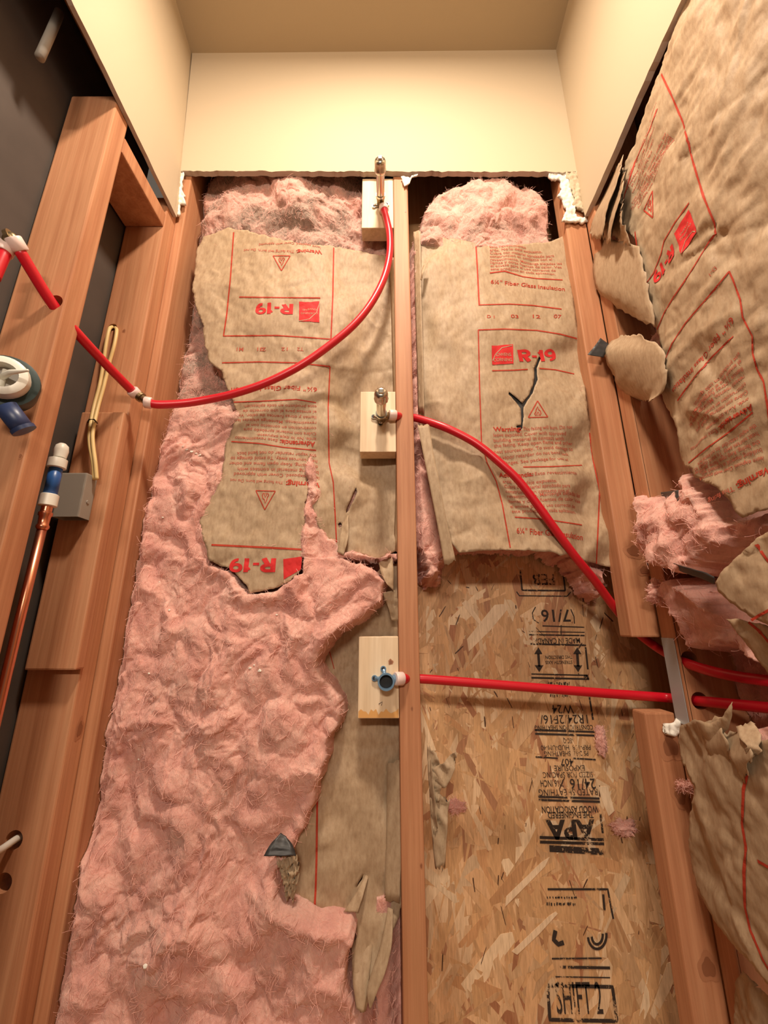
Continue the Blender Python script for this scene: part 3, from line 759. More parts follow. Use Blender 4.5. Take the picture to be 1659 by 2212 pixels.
LL_OUT = [(835, 1215), (870, 1220), (872, 1330), (873, 1500), (876, 1700), (878, 1800), (868, 1955), (858, 1990), (838, 2030), (805, 2120), (790, 2185), (778, 2188), (768, 2150), (760, 2080), (770, 2020), (764, 1972),
          (735, 1972), (690, 1976), (640, 1955), (600, 1900), (560, 1850), (600, 1760), (650, 1650), (640, 1500), (640, 1400), (700, 1320), (780, 1270)]
_ll = control('y', [(850, 1300, -.050), (760, 1400, -.056), (720, 1480, -.056), (860, 1500, -.055), (780, 1600, -.046), (850, 1700, -.050), (720, 1750, -.034), (640, 1850, -.026), (700, 1950, -.022), (800, 1900, -.034), (850, 1950, -.040), (800, 2050, -.020), (780, 2150, -.008)], .03)
_cll = creases('y', (640, 1350, 870, 2000), 20, 12)
def h_ll(a, b): return _ll(a, b) + _cll(a, b) + .0055 * (crumple(a * 12, b * 9, 12) - .35) + .0016 * (crumple(a * 34, b * 28, 15) - .35)
SLL = Sheet('y', h_ll)
MAIN = [(330, 880), (420, 880), (488, 850), (512, 890), (500, 935), (486, 975), (482, 1030), (455, 1080), (432, 1120), (440, 1170), (455, 1215), (500, 1232), (538, 1284), (600, 1272), (652, 1235),
        (656, 1150), (680, 1130), (700, 1185), (745, 1205), (800, 1222), (833, 1258), (828, 1298), (800, 1325), (765, 1348), (735, 1365), (712, 1386), (698, 1412), (690, 1436), (700, 1456), (718, 1476), (736, 1505), (742, 1540), (735, 1570),
        (716, 1592), (708, 1632), (694, 1690), (679, 1742), (660, 1792), (640, 1832), (616, 1862), (600, 1890), (604, 1925), (622, 1948), (680, 1975), (762, 1984), (770, 2020), (756, 2062), (748, 2110), (764, 2152), (800, 2260), (60, 2260), (230, 1400), (300, 950)]
MAIN_AB = [tuple(float(q) for q in P0('y', *p)) for p in MAIN]
_fl = control('y', [(420, 400, -.050), (500, 425, -.020), (560, 410, -.010), (610, 395, .004), (660, 415, -.008), (720, 420, -.022), (775, 400, -.045), (600, 470, -.050), (700, 470, -.044), (790, 430, -.062), (800, 490, -.058), (450, 480, -.034), (400, 560, -.074), (395, 700, -.070), (375, 820, -.058),
                    (460, 820, -.050), (400, 900, -.024), (470, 900, -.014), (420, 1000, -.008), (450, 1050, -.004), (340, 1000, -.022), (330, 1150, -.012), (400, 1250, .0), (540, 1350, .014), (690, 1270, .014), (800, 1260, .008), (650, 1400, .016), (500, 1500, .010),
                    (300, 1400, -.008), (350, 1600, .0), (240, 1700, -.012), (600, 1600, .016), (700, 1530, .012), (500, 1800, .006), (300, 1900, .0), (190, 2000, .006), (140, 2080, .012), (400, 2050, .020), (600, 2000, .022), (700, 2080, .022), (500, 2150, .012), (300, 2200, -.004), (650, 1800, .002), (670, 1170, -.006), (850, 2100, -.030)], .022)
def h_fl(a, b):
    h = _fl(a, b); sd = sdist(UL_AB, a, b); sm = sdist(MAIN_AB, a, b)
    w = wool(a, b, 1)
    under = h_ul(a, b) - .010
    h = h + w
    k = sstep(-.002, .010, sd); h = h * (1 - k) + (under + .3 * w) * k
    low = b < float(P0('y', 800, 1205)[1])
    recess = np.where(a > float(P0('y', 815, 2000)[0]), -.088, -.088) + .4 * w
    recess = np.where((b < float(P0('y', 800, 1965)[1])) & (a > float(P0('y', 812, 2100)[0])), -.030 + .6 * w, recess)
    km = sstep(-.010, .006, sm); hm = h * km + recess * (1 - km)
    # the torn lip stands a little proud
    lip = .006 * np.exp(-((sm - .012) / .010) ** 2)
    h = np.where(low, hm + lip * km, h)
    # tuck in at the studs
    e = np.minimum(a + .484, .0245 - a); h = h - .030 * (1 - sstep(0, .022, e))
    return np.maximum(h, D - OSB + .004)
def dirt_shade_fl(a, b):  # grey dirt on the upper wool, with the recess's shade painted in
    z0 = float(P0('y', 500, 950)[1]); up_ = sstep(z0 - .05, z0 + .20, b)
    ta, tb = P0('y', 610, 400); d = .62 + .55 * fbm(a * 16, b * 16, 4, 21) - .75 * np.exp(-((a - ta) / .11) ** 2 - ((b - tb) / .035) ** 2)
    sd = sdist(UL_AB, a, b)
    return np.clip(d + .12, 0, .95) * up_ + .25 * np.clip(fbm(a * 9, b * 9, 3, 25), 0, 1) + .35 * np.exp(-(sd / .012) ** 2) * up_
batt = empty('fiberglass_batt', (-.23, .80, .02), 'pink fiberglass batt filling the left bay, its brown paper half torn off', 'insulation')
o, V, F = fluff('fiberglass', 'y', (-.4845, .0245), (.24, ZC + 1.16), .0019, h_fl, dirt_shade_fl, batt)
fibres(V, F, 46000, batt, 3, lo=(-.492, .60, .1), hi=(.0250, .884, 3))
ul = sheet_mesh('kraft_facing', SUL, UL_OUT, .0042, batt, jag=2.6, seed=2,
     holes_px=[[(769, 1052), (772, 1062), (762, 1085), (752, 1104), (747, 1108), (752, 1090), (760, 1072)], [(735, 1128), (741, 1136), (733, 1140), (730, 1132)]])
ll = sheet_mesh('kraft_facing', SLL, LL_OUT, .0048, batt, jag=2.2, seed=6, holes_px=[[(786, 1888), (782, 1900), (770, 1918), (775, 1905)]])
pr = Print(SUL); ps = Print(SUL, .0008); pf = Print(SUL)
for L in ([(505, 502), (498, 600), (490, 680), (483, 726)], [(483, 726), (600, 725), (660, 729), (715, 733)], [(721, 535), (719, 640), (715, 733)],
          [(480, 784), (560, 782), (640, 784), (713, 792)], [(713, 792), (709, 880), (711, 1000), (720, 1042), (724, 1110), (727, 1172)],
          [(505, 869), (560, 867), (640, 863), (683, 870)], [(500, 954), (560, 958), (610, 966), (683, 973)], [(517, 642), (600, 643), (692, 644)]): pr.line(L, 3.2)
pr.line([(457, 1177), (560, 1182), (652, 1187)], 5)
tri_sign(pr, (627, 553), (590, 553), (608, 585)); tri_sign(pr, (595, 1061), (553, 1060), (572, 1101), 2.6)

WARN = ['This facing will burn. Do not', 'leave exposed. Cover with approved', 'building material in contact with', 'the facing. Keep open flame and other', 'heat sources away. To avoid damage to', 'the vapor retarder do not bend back', 'the flanges. See package for use of', 'this product in each application.']
ADV = ['Este revestimiento', 'arde. No lo deje expuesto.', 'Cubra con material aprobado para', 'construccion en contacto con el', 'revestimiento. Mantenga alejadas las', 'llamas y otras fuentes de calor. Vea', 'el envase para el uso correcto de', 'este producto en cada aplicacion.']
pr.text('Warning:', (694, 541), (640, 541), 10, .03); pf.text('This facing will burn. Do not', (636, 541), (527, 539), 7, .006)
pf.text('leave exposed. Cover with approved', (693, 533), (560, 526), 6, .006)
pr.text('6\u00bc" Fiber Glass Insulation', (685, 838), (500, 838), 13, .012)
pr.text('Advertencia:', (681, 955), (605, 950), 13, .03); pf.text('Este revestimiento', (600, 949), (508, 943), 8, .006)
pf.para(ADV[1:], (683, 946), (506, 934), (684, 876), (512, 876), 8, .006)
pr.text('Warning:', (692, 1043), (618, 1040), 15, .03); pf.text('This facing will burn. Do not', (612, 1040), (498, 1034), 8, .006)
pf.para(WARN[1:6], (690, 1030), (490, 1020), (684, 982), (502, 976), 9, .006)
for t, u in (('T2', 656), ('12', 622), ('2/', 575), ('01', 570), ('M1', 526)): pf.text(t, (u, 751), (u - 14, 751), 9, .01)
ps.quad([(646, 652), (690, 651), (690, 697), (646, 694)]); ps.each('logo_square', 'red_solid', ul); ps.quad([(612, 1208), (653, 1202), (650, 1230), (613, 1252)]); ps.each('logo_square', 'red_solid', ul)
ps.text('R-19', (634, 657), (553, 657), 28, .030); tag_last = ps.build('rating_lettering', 'red_solid', ul); tag(tag_last, kind='stuff'); ps.v, ps.f = [], []
ps.text('R-19', (597, 1206), (499, 1207), 35, .030); tag(ps.build('rating_lettering', 'red_solid', ul), kind='stuff'); ps.v, ps.f = [], []
pr.build('printing', 'red_ink', ul); pf.build('printing', 'red_fine', ul)
lg = Print(SUL, .0012); lg.text('OWENS', (684, 668), (654, 668), 5, .0); lg.text('CORNING', (687, 676), (650, 676), 5); lg.line([(646, 694), (668, 690), (684, 676), (690, 656)], 1.6); lg.build('logo_lettering', 'kraft_paper', ul)
pl = Print(SLL); pl.line([(686, 1680), (685, 1760), (684, 1850), (682, 1920), (679, 1972)], 4.2); pl.line([(690, 1440), (712, 1380), (722, 1360)], 3); pl.line([(722, 1445), (710, 1400)], 2); pl.build('printing', 'red_ink', ll)
# stapling flange beside the stud, loose strips and curls of the left bay
Y = onY
patch('paper_flange', [Y(836, 1650, .792), Y(834, 1800, .785), Y(830, 1945, .778)], [Y(870, 1640, .785), Y(868, 1800, .776), Y(863, 1950, .770)], KR, batt, 5, .002, 30, 3, jag=.004)
patch('paper_flange', [Y(842, 560, .785), Y(848, 800, .786), Y(855, 1000, .788), Y(850, 1190, .785)], [Y(853, 562, .760), Y(861, 800, .760), Y(863, 1000, .760), Y(866, 1195, .762)], KR, batt, 4, .003, 30, 4, jag=.004)
patch('torn_strip', [Y(838, 1960, .775), Y(822, 2040, .760), Y(806, 2090, .752), Y(792, 2140, .745), Y(798, 2178, .742)], [Y(849, 1965, .772), Y(846, 2040, .752), Y(832, 2100, .744), Y(812, 2150, .740), Y(801, 2180, .742)], KR, batt, 4, .002, 30, 7)
patch('torn_strip', [Y(760, 2030, .775), Y(762, 2120, .755), Y(770, 2180, .745)], [Y(806, 2030, .772), Y(796, 2120, .752), Y(786, 2188, .744)], KR, batt, 4, .002, 30, 8)
patch('torn_strip', [Y(739, 1130, .768), Y(734, 1160, .758), Y(728, 1192, .752)], [Y(752, 1112, .768), Y(752, 1160, .752), Y(742, 1200, .748)], KR, batt, 6, .004, 40, 9)
patch('torn_strip', [Y(790, 1890, .782), Y(768, 1930, .770), Y(742, 1970, .764)], [Y(796, 1892, .782), Y(784, 1935, .764), Y(772, 1972, .758)], KR, batt, 5, .003, 40, 10)
patch('folded_corner', [Y(606, 1800, .742), Y(584, 1824, .732), Y(569, 1850, .726)], [Y(618, 1806, .744), Y(632, 1826, .736), Y(640, 1848, .732)], RK, batt, 6, .004, 60, 11)
patch('pleated_paper', [Y(596, 1846, .744), Y(602, 1878, .740), Y(612, 1915, .744), Y(620, 1945, .750)], [Y(642, 1842, .742), Y(645, 1880, .738), Y(642, 1910, .742), Y(634, 1945, .748)], KR, batt, 26, .016, 120, 13, jag=.004)
patch('torn_strip', [Y(818, 1215, .765), Y(824, 1240, .748), Y(836, 1262, .744)], [Y(846, 1198, .765), Y(850, 1230, .752), Y(850, 1275, .750)], KR, batt, 5, .003, 50, 17)
patch('torn_strip', [Y(826, 1280, .760), Y(838, 1310, .764), Y(846, 1340, .770)], [Y(852, 1275, .760), Y(862, 1305, .766), Y(863, 1342, .772)], KR, batt, 5, .004, 60, 18)

# ---------------------------------------------------------------- middle bay
UR_OUT = [(903, 505), (925, 508), (960, 513), (990, 517), (1010, 522), (1040, 528), (1075, 535), (1110, 530), (1150, 525), (1180, 524), (1205, 516), (1221, 508), (1226, 560), (1235, 620), (1243, 680), (1254, 760), (1264, 840),
          (1272, 900), (1280, 960), (1290, 1030), (1298, 1080), (1312, 1140), (1328, 1190), (1340, 1230), (1305, 1222), (1268, 1214), (1230, 1196), (1212, 1200), (1190, 1192), (1140, 1189), (1080, 1188), (1030, 1190), (992, 1195), (975, 1170), (960, 1110), (945, 1060), (935, 1010), (915, 960), (905, 900), (904, 700)]
_ur = control('y', [(910, 520, -.030), (960, 560, -.012), (1060, 560, -.006), (1200, 540, -.020), (905, 700, -.034), (970, 700, -.006), (1080, 700, .002), (1200, 700, -.012), (1250, 760, -.034), (905, 900, -.036), (970, 880, -.008), (1060, 880, -.004), (1150, 900, -.012), (1240, 900, -.014), (1275, 950, -.040),
                    (950, 1020, -.016), (1030, 1030, .002), (1120, 1030, -.016), (1220, 1040, -.002), (1290, 1080, -.036), (1000, 1150, .0), (1100, 1150, .004), (1200, 1150, .0), (1290, 1170, -.020), (1330, 1210, -.036), (1050, 1190, .010), (1180, 1190, .008), (990, 1190, .004)], .028)
_cur = creases('y', (910, 780, 1300, 1200), 30, 13); _cur2 = creases('y', (910, 520, 1240, 800), 8, 17, .0014)
def h_ur(a, b): return _ur(a, b) + _cur(a, b) + _cur2(a, b) + .0050 * (crumple(a * 11, b * 8, 22) - .35) + .0022 * (crumple(a * 28, b * 22, 25) - .35) * sstep(float(P0('y', 900, 800)[1]), float(P0('y', 900, 950)[1]), b) + .0008 * perlin(a * 50, b * 40, 28)
SUR = Sheet('y', h_ur)
TEAR = [(1165, 770), (1168, 774), (1160, 795), (1161, 820), (1150, 850), (1136, 870), (1131, 880), (1131, 900), (1129, 925), (1125, 928), (1126, 900), (1124, 882), (1112, 866), (1098, 851), (1100, 846), (1114, 858), (1128, 870), (1142, 855), (1150, 835), (1155, 815), (1154, 795)]
b2 = empty('fiberglass_batt', (.25, .82, .02), 'paper-faced fiberglass batt in the bay right of the middle stud', 'insulation')
UR_AB = [tuple(float(q) for q in P0('y', *p)) for p in UR_OUT]
BOT = [(860, 1150), (905, 1200), (915, 1245), (940, 1262), (965, 1245), (985, 1182), (1040, 1170), (1110, 1170), (1160, 1172), (1200, 1174), (1225, 1190), (1260, 1200), (1300, 1250), (1345, 1300), (1400, 1320), (1400, 300), (860, 300)]
BOT_AB = [tuple(float(q) for q in P0('y', *p)) for p in BOT]
TOPR = [(885, 480), (905, 420), (935, 390), (980, 378), (1060, 366), (1150, 372), (1190, 395), (1212, 430), (1222, 500), (1360, 520), (1420, 1400), (860, 1400), (860, 500)]
TOPR_AB = [tuple(float(q) for q in P0('y', *p)) for p in TOPR]
_fr = control('y', [(950, 430, -.020), (1060, 400, .002), (1060, 440, .004), (1150, 430, -.010), (1195, 470, -.030), (930, 500, -.022), (1000, 500, -.016), (1080, 520, -.012), (1180, 500, -.030), (930, 1000, -.040), (935, 1150, -.028), (940, 1220, -.022), (1050, 1200, -.030), (1250, 1220, -.040), (1310, 1270, -.030), (1320, 1000, -.05), (1000, 800, -.03), (1200, 800, -.03)], .02)
def h_fr(a, b):
    w = wool(a, b, 5, .9); h = _fr(a, b) + w; sd = sdist(UR_AB, a, b)
    k = sstep(-.004, .008, sd); h = h * (1 - k) + (h_ur(a, b) - .017 + .25 * w) * k
    sb = sdist(BOT_AB, a, b) + .006 * fbm(a * 60, b * 60, 3, 44); kb = sstep(-.004, .022, sb); h = h * kb + (-.130) * (1 - kb)
    st = sdist(TOPR_AB, a, b); kt = sstep(.0, .030, st); h = h * kt + (-.125) * (1 - kt)
    e = np.minimum(a - .0635, .4425 - a); h = h - .03 * (1 - sstep(0, .016, e))
    return np.maximum(h, D - OSB + .006)
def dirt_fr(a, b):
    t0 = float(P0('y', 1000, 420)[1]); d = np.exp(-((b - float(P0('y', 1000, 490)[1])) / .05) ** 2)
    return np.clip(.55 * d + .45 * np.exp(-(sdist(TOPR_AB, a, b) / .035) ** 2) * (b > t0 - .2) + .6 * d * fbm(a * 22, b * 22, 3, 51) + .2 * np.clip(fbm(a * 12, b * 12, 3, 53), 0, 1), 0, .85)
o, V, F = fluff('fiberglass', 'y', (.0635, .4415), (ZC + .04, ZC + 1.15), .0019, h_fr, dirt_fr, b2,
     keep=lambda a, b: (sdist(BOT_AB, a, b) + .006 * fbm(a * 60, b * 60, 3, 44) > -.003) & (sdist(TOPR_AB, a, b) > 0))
fibres(V, F, 16000, b2, 5, lo=(.0628, .60, .1), hi=(.4420, .884, 3))
ur = sheet_mesh('kraft_facing', SUR, UR_OUT, .0042, b2, jag=1.4, seed=8, holes_px=[TEAR, [(1115, 920), (1127, 918), (1126, 928), (1120, 934)]])
_tb = Sheet('y', lambda a, b: h_ur(a, b) - .004)
sheet_mesh('tear_backing', _tb, [(1170, 760), (1180, 790), (1168, 830), (1150, 875), (1142, 940), (1112, 940), (1112, 885), (1088, 855), (1092, 835), (1126, 850), (1146, 800)], .006, b2, jag=.5, seed=9, mats=RK)
pr = Print(SUR); ps = Print(SUR, .0009); pf = Print(SUR)
for L in ([(1028, 530), (1031, 580), (1035, 660)], [(1035, 659), (1100, 657), (1150, 660), (1213, 668)], [(1033, 713), (1090, 711), (1160, 714), (1210, 722), (1246, 732)], [(1033, 713), (1036, 840), (1040, 955), (1052, 1000), (1072, 1040), (1085, 1090), (1102, 1183)],
          [(1063, 801), (1110, 800), (1140, 798)], [(1165, 796), (1200, 799), (1240, 808)], [(1058, 590), (1090, 586), (1130, 598), (1160, 602), (1215, 605)], [(1130, 1009), (1190, 1008), (1257, 1005)], [(1112, 1117), (1180, 1122), (1257, 1134)],
          [(1273, 935), (1280, 990), (1295, 1060), (1292, 1130), (1288, 1218)]): pr.line(L, 3.2)
tri_sign(pr, (1141, 902), (1183, 901), (1161, 866), 2.6)
ps.quad([(1062, 747), (1108, 744), (1109, 786), (1063, 788)]); ps.each('logo_square', 'red_solid', ur)
ps.text('R-19', (1122, 781), (1203, 779), 28, .030); tag(ps.build('rating_lettering', 'red_solid', ur), kind='stuff'); ps.v, ps.f = [], []
lg = Print(SUR, .0014); lg.text('OWENS', (1072, 771), (1104, 770), 8, .004); lg.text('CORNING', (1066, 782), (1106, 781), 8, .004); lg.line([(1064, 780), (1070, 766), (1084, 752), (1106, 747)], 1.8)
pr.text('6\u00bc" Fiber Glass Insulation', (1060, 613), (1220, 629), 11, .012); pr.text('6\u00bc" Fiber Glass Insulation', (1116, 1152), (1258, 1167), 15, .014)
pf.para(ADV, (1058, 536), (1215, 540), (1060, 584), (1213, 596), 7, .006)
for t, u in (('D 1', 1052), ('03', 1104), ('12', 1151), ('07', 1196)): pr.text(t, (u, 687), (u + 16, 688), 9, .008)
pr.text('Warning:', (1066, 932), (1126, 931), 12, .03); pf.text('This facing will burn. Do not', (1130, 930), (1236, 926), 9, .006)
pf.para(WARN[1:7], (1066, 944), (1236, 940), (1070, 1002), (1238, 996), 9, .006)
pr.text('Advertencia:', (1078, 1030), (1152, 1028), 11, .03); pf.text('Este revestimiento', (1156, 1027), (1246, 1026), 9, .006)
pf.para(ADV[1:], (1086, 1043), (1248, 1041), (1106, 1108), (1256, 1110), 9, .006)
pr.build('printing', 'red_ink', ur); pf.build('printing', 'red_fine', ur); lg.build('logo_lettering', 'kraft_paper', ur)
patch('paper_flange', [Y(893, 500, .775), Y(896, 640, .772), Y(900, 780, .775), Y(903, 890, .780)], [Y(908, 498, .758), Y(910, 640, .756), Y(914, 780, .758), Y(916, 890, .762)], KR, b2, 4, .003, 30, 31, jag=.006)
patch('torn_strip', [Y(902, 918, .750), Y(914, 980, .742), Y(926, 1040, .738), Y(942, 1120, .736), Y(960, 1220, .738)], [Y(927, 916, .748), Y(937, 980, .738), Y(949, 1040, .733), Y(964, 1120, .731), Y(985, 1212, .733)], KR, b2, 6, .0022, 30, 32, jag=.005)
patch('torn_strip', [Y(914, 574, .748), Y(910, 588, .742), Y(908, 604, .748)], [Y(924, 566, .742), Y(915, 588, .738), Y(911, 606, .746)], KR, b2, 3, .001, 30, 33)
for k, (pl_, pr_) in enumerate((
    ([Y(922, 1610, .79), Y(925, 1680, .78), Y(930, 1740, .775)], [Y(945, 1630, .775), Y(955, 1680, .765), Y(948, 1735, .765)]),
    ([Y(930, 1660, .78), Y(955, 1650, .765), Y(985, 1622, .755)], [Y(932, 1700, .78), Y(962, 1700, .760), Y(984, 1660, .752)]),
    ([Y(927, 1715, .775), Y(932, 1790, .77), Y(940, 1880, .765)], [Y(972, 1725, .765), Y(966, 1790, .758), Y(962, 1865, .756)]),
    ([Y(925, 1640, .785), Y(928, 1720, .775), Y(936, 1800, .768)], [Y(931, 1640, .775), Y(938, 1720, .762), Y(946, 1795, .760)]))):
    patch('crumpled_paper', pl_, pr_, KR, b2, 9, .010, 34, 34 + k, jag=.008)

# ---------------------------------------------------------------- right wall
b3 = empty('fiberglass_batt', (.56, .55, .02), 'torn brown-faced fiberglass batt bulging out of the right wall', 'insulation')
R1_OUT = [(1500, -70), (1480, 2), (1453, 70), (1430, 140), (1405, 205), (1386, 260), (1371, 310), (1350, 352), (1344, 390), (1342, 430), (1339, 470), (1352, 500), (1376, 522), (1380, 560), (1384, 600), (1394, 640), (1409, 680), (1421, 720), (1433, 765), (1437, 800),
          (1426, 845), (1440, 880), (1458, 915), (1466, 945), (1468, 975), (1478, 1006), (1495, 1012), (1500, 1030), (1520, 1040), (1548, 1052), (1573, 1078), (1588, 1106), (1604, 1119), (1632, 1108), (1700, 1085), (1790, 1050), (1830, 700), (1830, -70)]
_r1 = control('x', [(1480, 10, .000), (1430, 150, .000), (1386, 270, .001), (1352, 360, .006), (1342, 440, .014), (1500, 100, .016), (1600, 50, .020), (1470, 250, .012), (1560, 250, .026), (1650, 250, .030), (1420, 400, .012), (1500, 430, .026), (1620, 450, .034), (1380, 560, .016), (1440, 600, .018), (1520, 600, .028), (1640, 650, .036),
                    (1425, 740, .018), (1440, 880, .014), (1500, 800, .030), (1600, 820, .038), (1500, 950, .026), (1600, 980, .036), (1480, 1005, .018), (1560, 1060, .034), (1604, 1118, .040), (1690, 1085, .038), (1780, 400, .030), (1780, 900, .034)], .03)
_cr1 = creases('x', (1360, 100, 1700, 1080), 46, 14, .0030, (.03, .16))
_q1, _q2 = P0('x', 1452, 545)
def h_r1(a, b):
    calm = 1 - .9 * np.exp(-((a - _q1) / .075) ** 2 - ((b - _q2) / .060) ** 2)
    return _r1(a, b) + calm * _cr1(a, b) + calm * .0075 * (crumple(a * 10 + b * 3, b * 9 - a * 4, 62) - .35) + .0022 * (crumple(a * 30, b * 26, 65) - .35) + .0012 * perlin(a * 40, b * 40, 68)
SR1 = Sheet('x', h_r1)
RA = [(1476, 1008), (1500, 1022), (1560, 1056), (1600, 1112), (1659, 1095), (1760, 1070), (1860, 1060), (1860, 1150), (1700, 1165), (1640, 1180), (1590, 1205), (1556, 1232), (1544, 1248), (1525, 1256), (1495, 1240), (1440, 1226), (1412, 1208), (1404, 1180), (1402, 1150), (1400, 1122), (1382, 1096), (1366, 1052), (1400, 1062), (1452, 1074), (1464, 1050)]
RB = [(1408, 1302), (1402, 1290), (1436, 1250), (1470, 1238), (1520, 1256), (1546, 1268), (1556, 1300), (1600, 1350), (1640, 1420), (1690, 1470), (1640, 1455), (1600, 1430), (1570, 1408), (1540, 1410), (1500, 1412), (1480, 1400), (1474, 1370), (1468, 1320), (1440, 1300)]
RC = [(1605, 1560), (1660, 1545), (1720, 1540), (1720, 1720), (1659, 1680), (1625, 1640)]
RD = [(1440, 690), (1422, 665), (1395, 690), (1398, 760), (1440, 850), (1458, 940), (1480, 960), (1480, 700)]
RP = [[tuple(float(q) for q in P0('x', *p)) for p in poly] for poly in (RA, RB, RC, RD)]
_fx = control('x', [(1420, 1100, .026), (1380, 1065, .020), (1450, 1150, .040), (1520, 1120, .036), (1500, 1200, .050), (1560, 1180, .040), (1640, 1130, .022), (1410, 1180, .030), (1530, 1240, .050), (1480, 1030, .010), (1450, 1270, .020), (1410, 1295, .024), (1500, 1320, .024), (1520, 1380, .010), (1600, 1400, .000), (1660, 1450, -.01), (1640, 1600, .0), (1440, 900, .002), (1420, 700, .002)], .015)
def h_fx(a, b):
    w = wool(a, b, 8, .95); h = _fx(a, b) + w; k = 0
    for poly in RP: k = np.maximum(k, sstep(-.003, .016, sdist(poly, a, b) + .004 * fbm(a * 70, b * 70, 3, 71)))
    h = h * k + (-.085 + .8 * w) * (1 - k)
    kk = sstep(-.010, .010, sdist(R1_AB, a, b)); h = h * (1 - kk) + np.minimum(h, h_r1(a, b) - .012) * kk
    return h
R1_AB = [tuple(float(q) for q in P0('x', *p)) for p in R1_OUT]
def keep_fx(a, b):
    k = np.zeros(a.shape, bool)
    for poly in RP: k |= sdist(poly, a, b) + .004 * fbm(a * 70, b * 70, 3, 71) > -.002
    return k | (a > -.711)
o, V, F = fluff('fiberglass', 'x', (-.790, -.335), (.30, ZC + .97), .0020, h_fx, lambda a, b: .22 * np.clip(fbm(a * 14, b * 14, 3, 75) + .2, 0, 1), b3, keep=keep_fx)
fibres(V, F, 20000, b3, 9)
r1 = sheet_mesh('kraft_facing', SR1, R1_OUT, .0042, b3, jag=1.8, seed=21)
pr = Print(SR1); pf = Print(SR1); ps = Print(SR1, .0010)
for L in ([(1429, 160), (1450, 203), (1476, 264), (1497, 347), (1520, 423), (1544, 482), (1547, 505), (1532, 523), (1505, 567), (1479, 608), (1456, 641), (1435, 676), (1420, 712)], [(1576, 586), (1530, 642), (1482, 697), (1452, 742), (1433, 788)],
          [(1576, 586), (1584, 604), (1600, 647), (1605, 685), (1626, 726), (1627, 764), (1636, 797), (1650, 823), (1660, 885), (1668, 960)], [(1489, 438), (1459, 480), (1435, 520), (1428, 550), (1412, 590), (1394, 616)], [(1585, 726), (1540, 770), (1500, 815), (1464, 866)],
          [(1627, 891), (1580, 930), (1530, 966), (1488, 1000)], [(1372, 500), (1380, 560), (1384, 600), (1392, 645)], [(1420, 235), (1400, 290), (1372, 350), (1350, 420), (1343, 450)]): pr.line(L, 3.4)
tri_sign(pr, (1410, 412), (1391, 454), (1411, 470), 2.2)
ps.quad([(1489, 452), (1507, 500), (1473, 549), (1457, 505)]); ps.each('logo_square', 'red_solid', r1)
ps.text('R-19', (1453, 526), (1411, 592), None, .03, 1.0); tag(ps.build('rating_lettering', 'red_solid', r1), kind='stuff')
lg = Print(SR1, .0014); lg.text('OWENS', (1488, 478), (1470, 506), None); lg.text('CORNING', (1494, 480), (1470, 516), None); lg.line([(1507, 500), (1497, 500), (1482, 520), (1473, 547)], 1.6); lg.build('logo_lettering', 'kraft_paper', r1)
pr.text('6\u00bc" Fiber Glass Insulation', (1580, 684), (1452, 842), None, .012)
pr.text('Advertencia:', (1624, 872), (1552, 922), None, .03); pf.text('Este revestimiento', (1546, 926), (1492, 968), None, .006)
pf.para(ADV[1:], (1618, 858), (1490, 950), (1596, 760), (1490, 884), 9, .006)
pr.text('Warning:', (1668, 1000), (1590, 1046), None, .03); pf.text('This facing', (1584, 1050), (1530, 1078), None, .01)
pf.para(WARN[1:6], (1650, 985), (1500, 1035), (1632, 915), (1500, 1005), 9, .006)
pf.para(ADV[1:6], (1408, 325), (1364, 440), (1418, 222), (1348, 402), 6, .006); pf.para(WARN[1:6], (1455, 300), (1372, 460), (1438, 285), (1360, 448), 6, .006)
pf.text('D-1', (1545, 575), (1532, 592), None, .01)
pr.build('printing', 'red_ink', r1); pf.build('printing', 'red_fine', r1)
X = onX
patch('paper_flap', [Y(1291, 508, .742), Y(1282, 560, .743), Y(1287, 622, .742), Y(1318, 656, .738)], [X(1380, 530, .470), X(1394, 590, .466), X(1408, 660, .464), X(1414, 706, .464)], KR, b3, 14, .009, 24, 41, jag=.006)
patch('paper_flap', [Y(1330, 726, .738), Y(1306, 760, .733), Y(1326, 815, .728), Y(1352, 852, .724), Y(1384, 866, .716)], [X(1384, 722, .470), X(1428, 752, .458), X(1440, 800, .452), X(1434, 842, .452), X(1408, 864, .456)], KR, b3, 14, .009, 28, 42, jag=.003)
patch('folded_corner', [Y(1297, 730, .735), Y(1284, 748, .730), Y(1269, 766, .728)], [Y(1316, 744, .733), Y(1312, 756, .730), Y(1304, 772, .728)], RK, b3, 5, .003, 50, 43)
for k, (l_, r_) in enumerate((
    ([Y(1312, 392, .738), Y(1296, 430, .734), Y(1280, 470, .732), Y(1274, 505, .738)], [X(1346, 340, .470), X(1330, 400, .462), X(1312, 450, .460), X(1300, 512, .462)]),
    ([Y(1322, 380, .734), Y(1310, 430, .728), Y(1296, 480, .728), Y(1300, 512, .735)], [X(1350, 362, .466), X(1344, 410, .456), X(1328, 470, .452), X(1322, 520, .460)]),
    ([Y(1330, 420, .728), Y(1318, 460, .722), Y(1310, 505, .728)], [X(1346, 430, .462), X(1342, 470, .452), X(1362, 530, .462)]))):
    patch('crumpled_paper', l_, r_, KR, b3, 14, .016, 30, 44 + k, jag=.012)
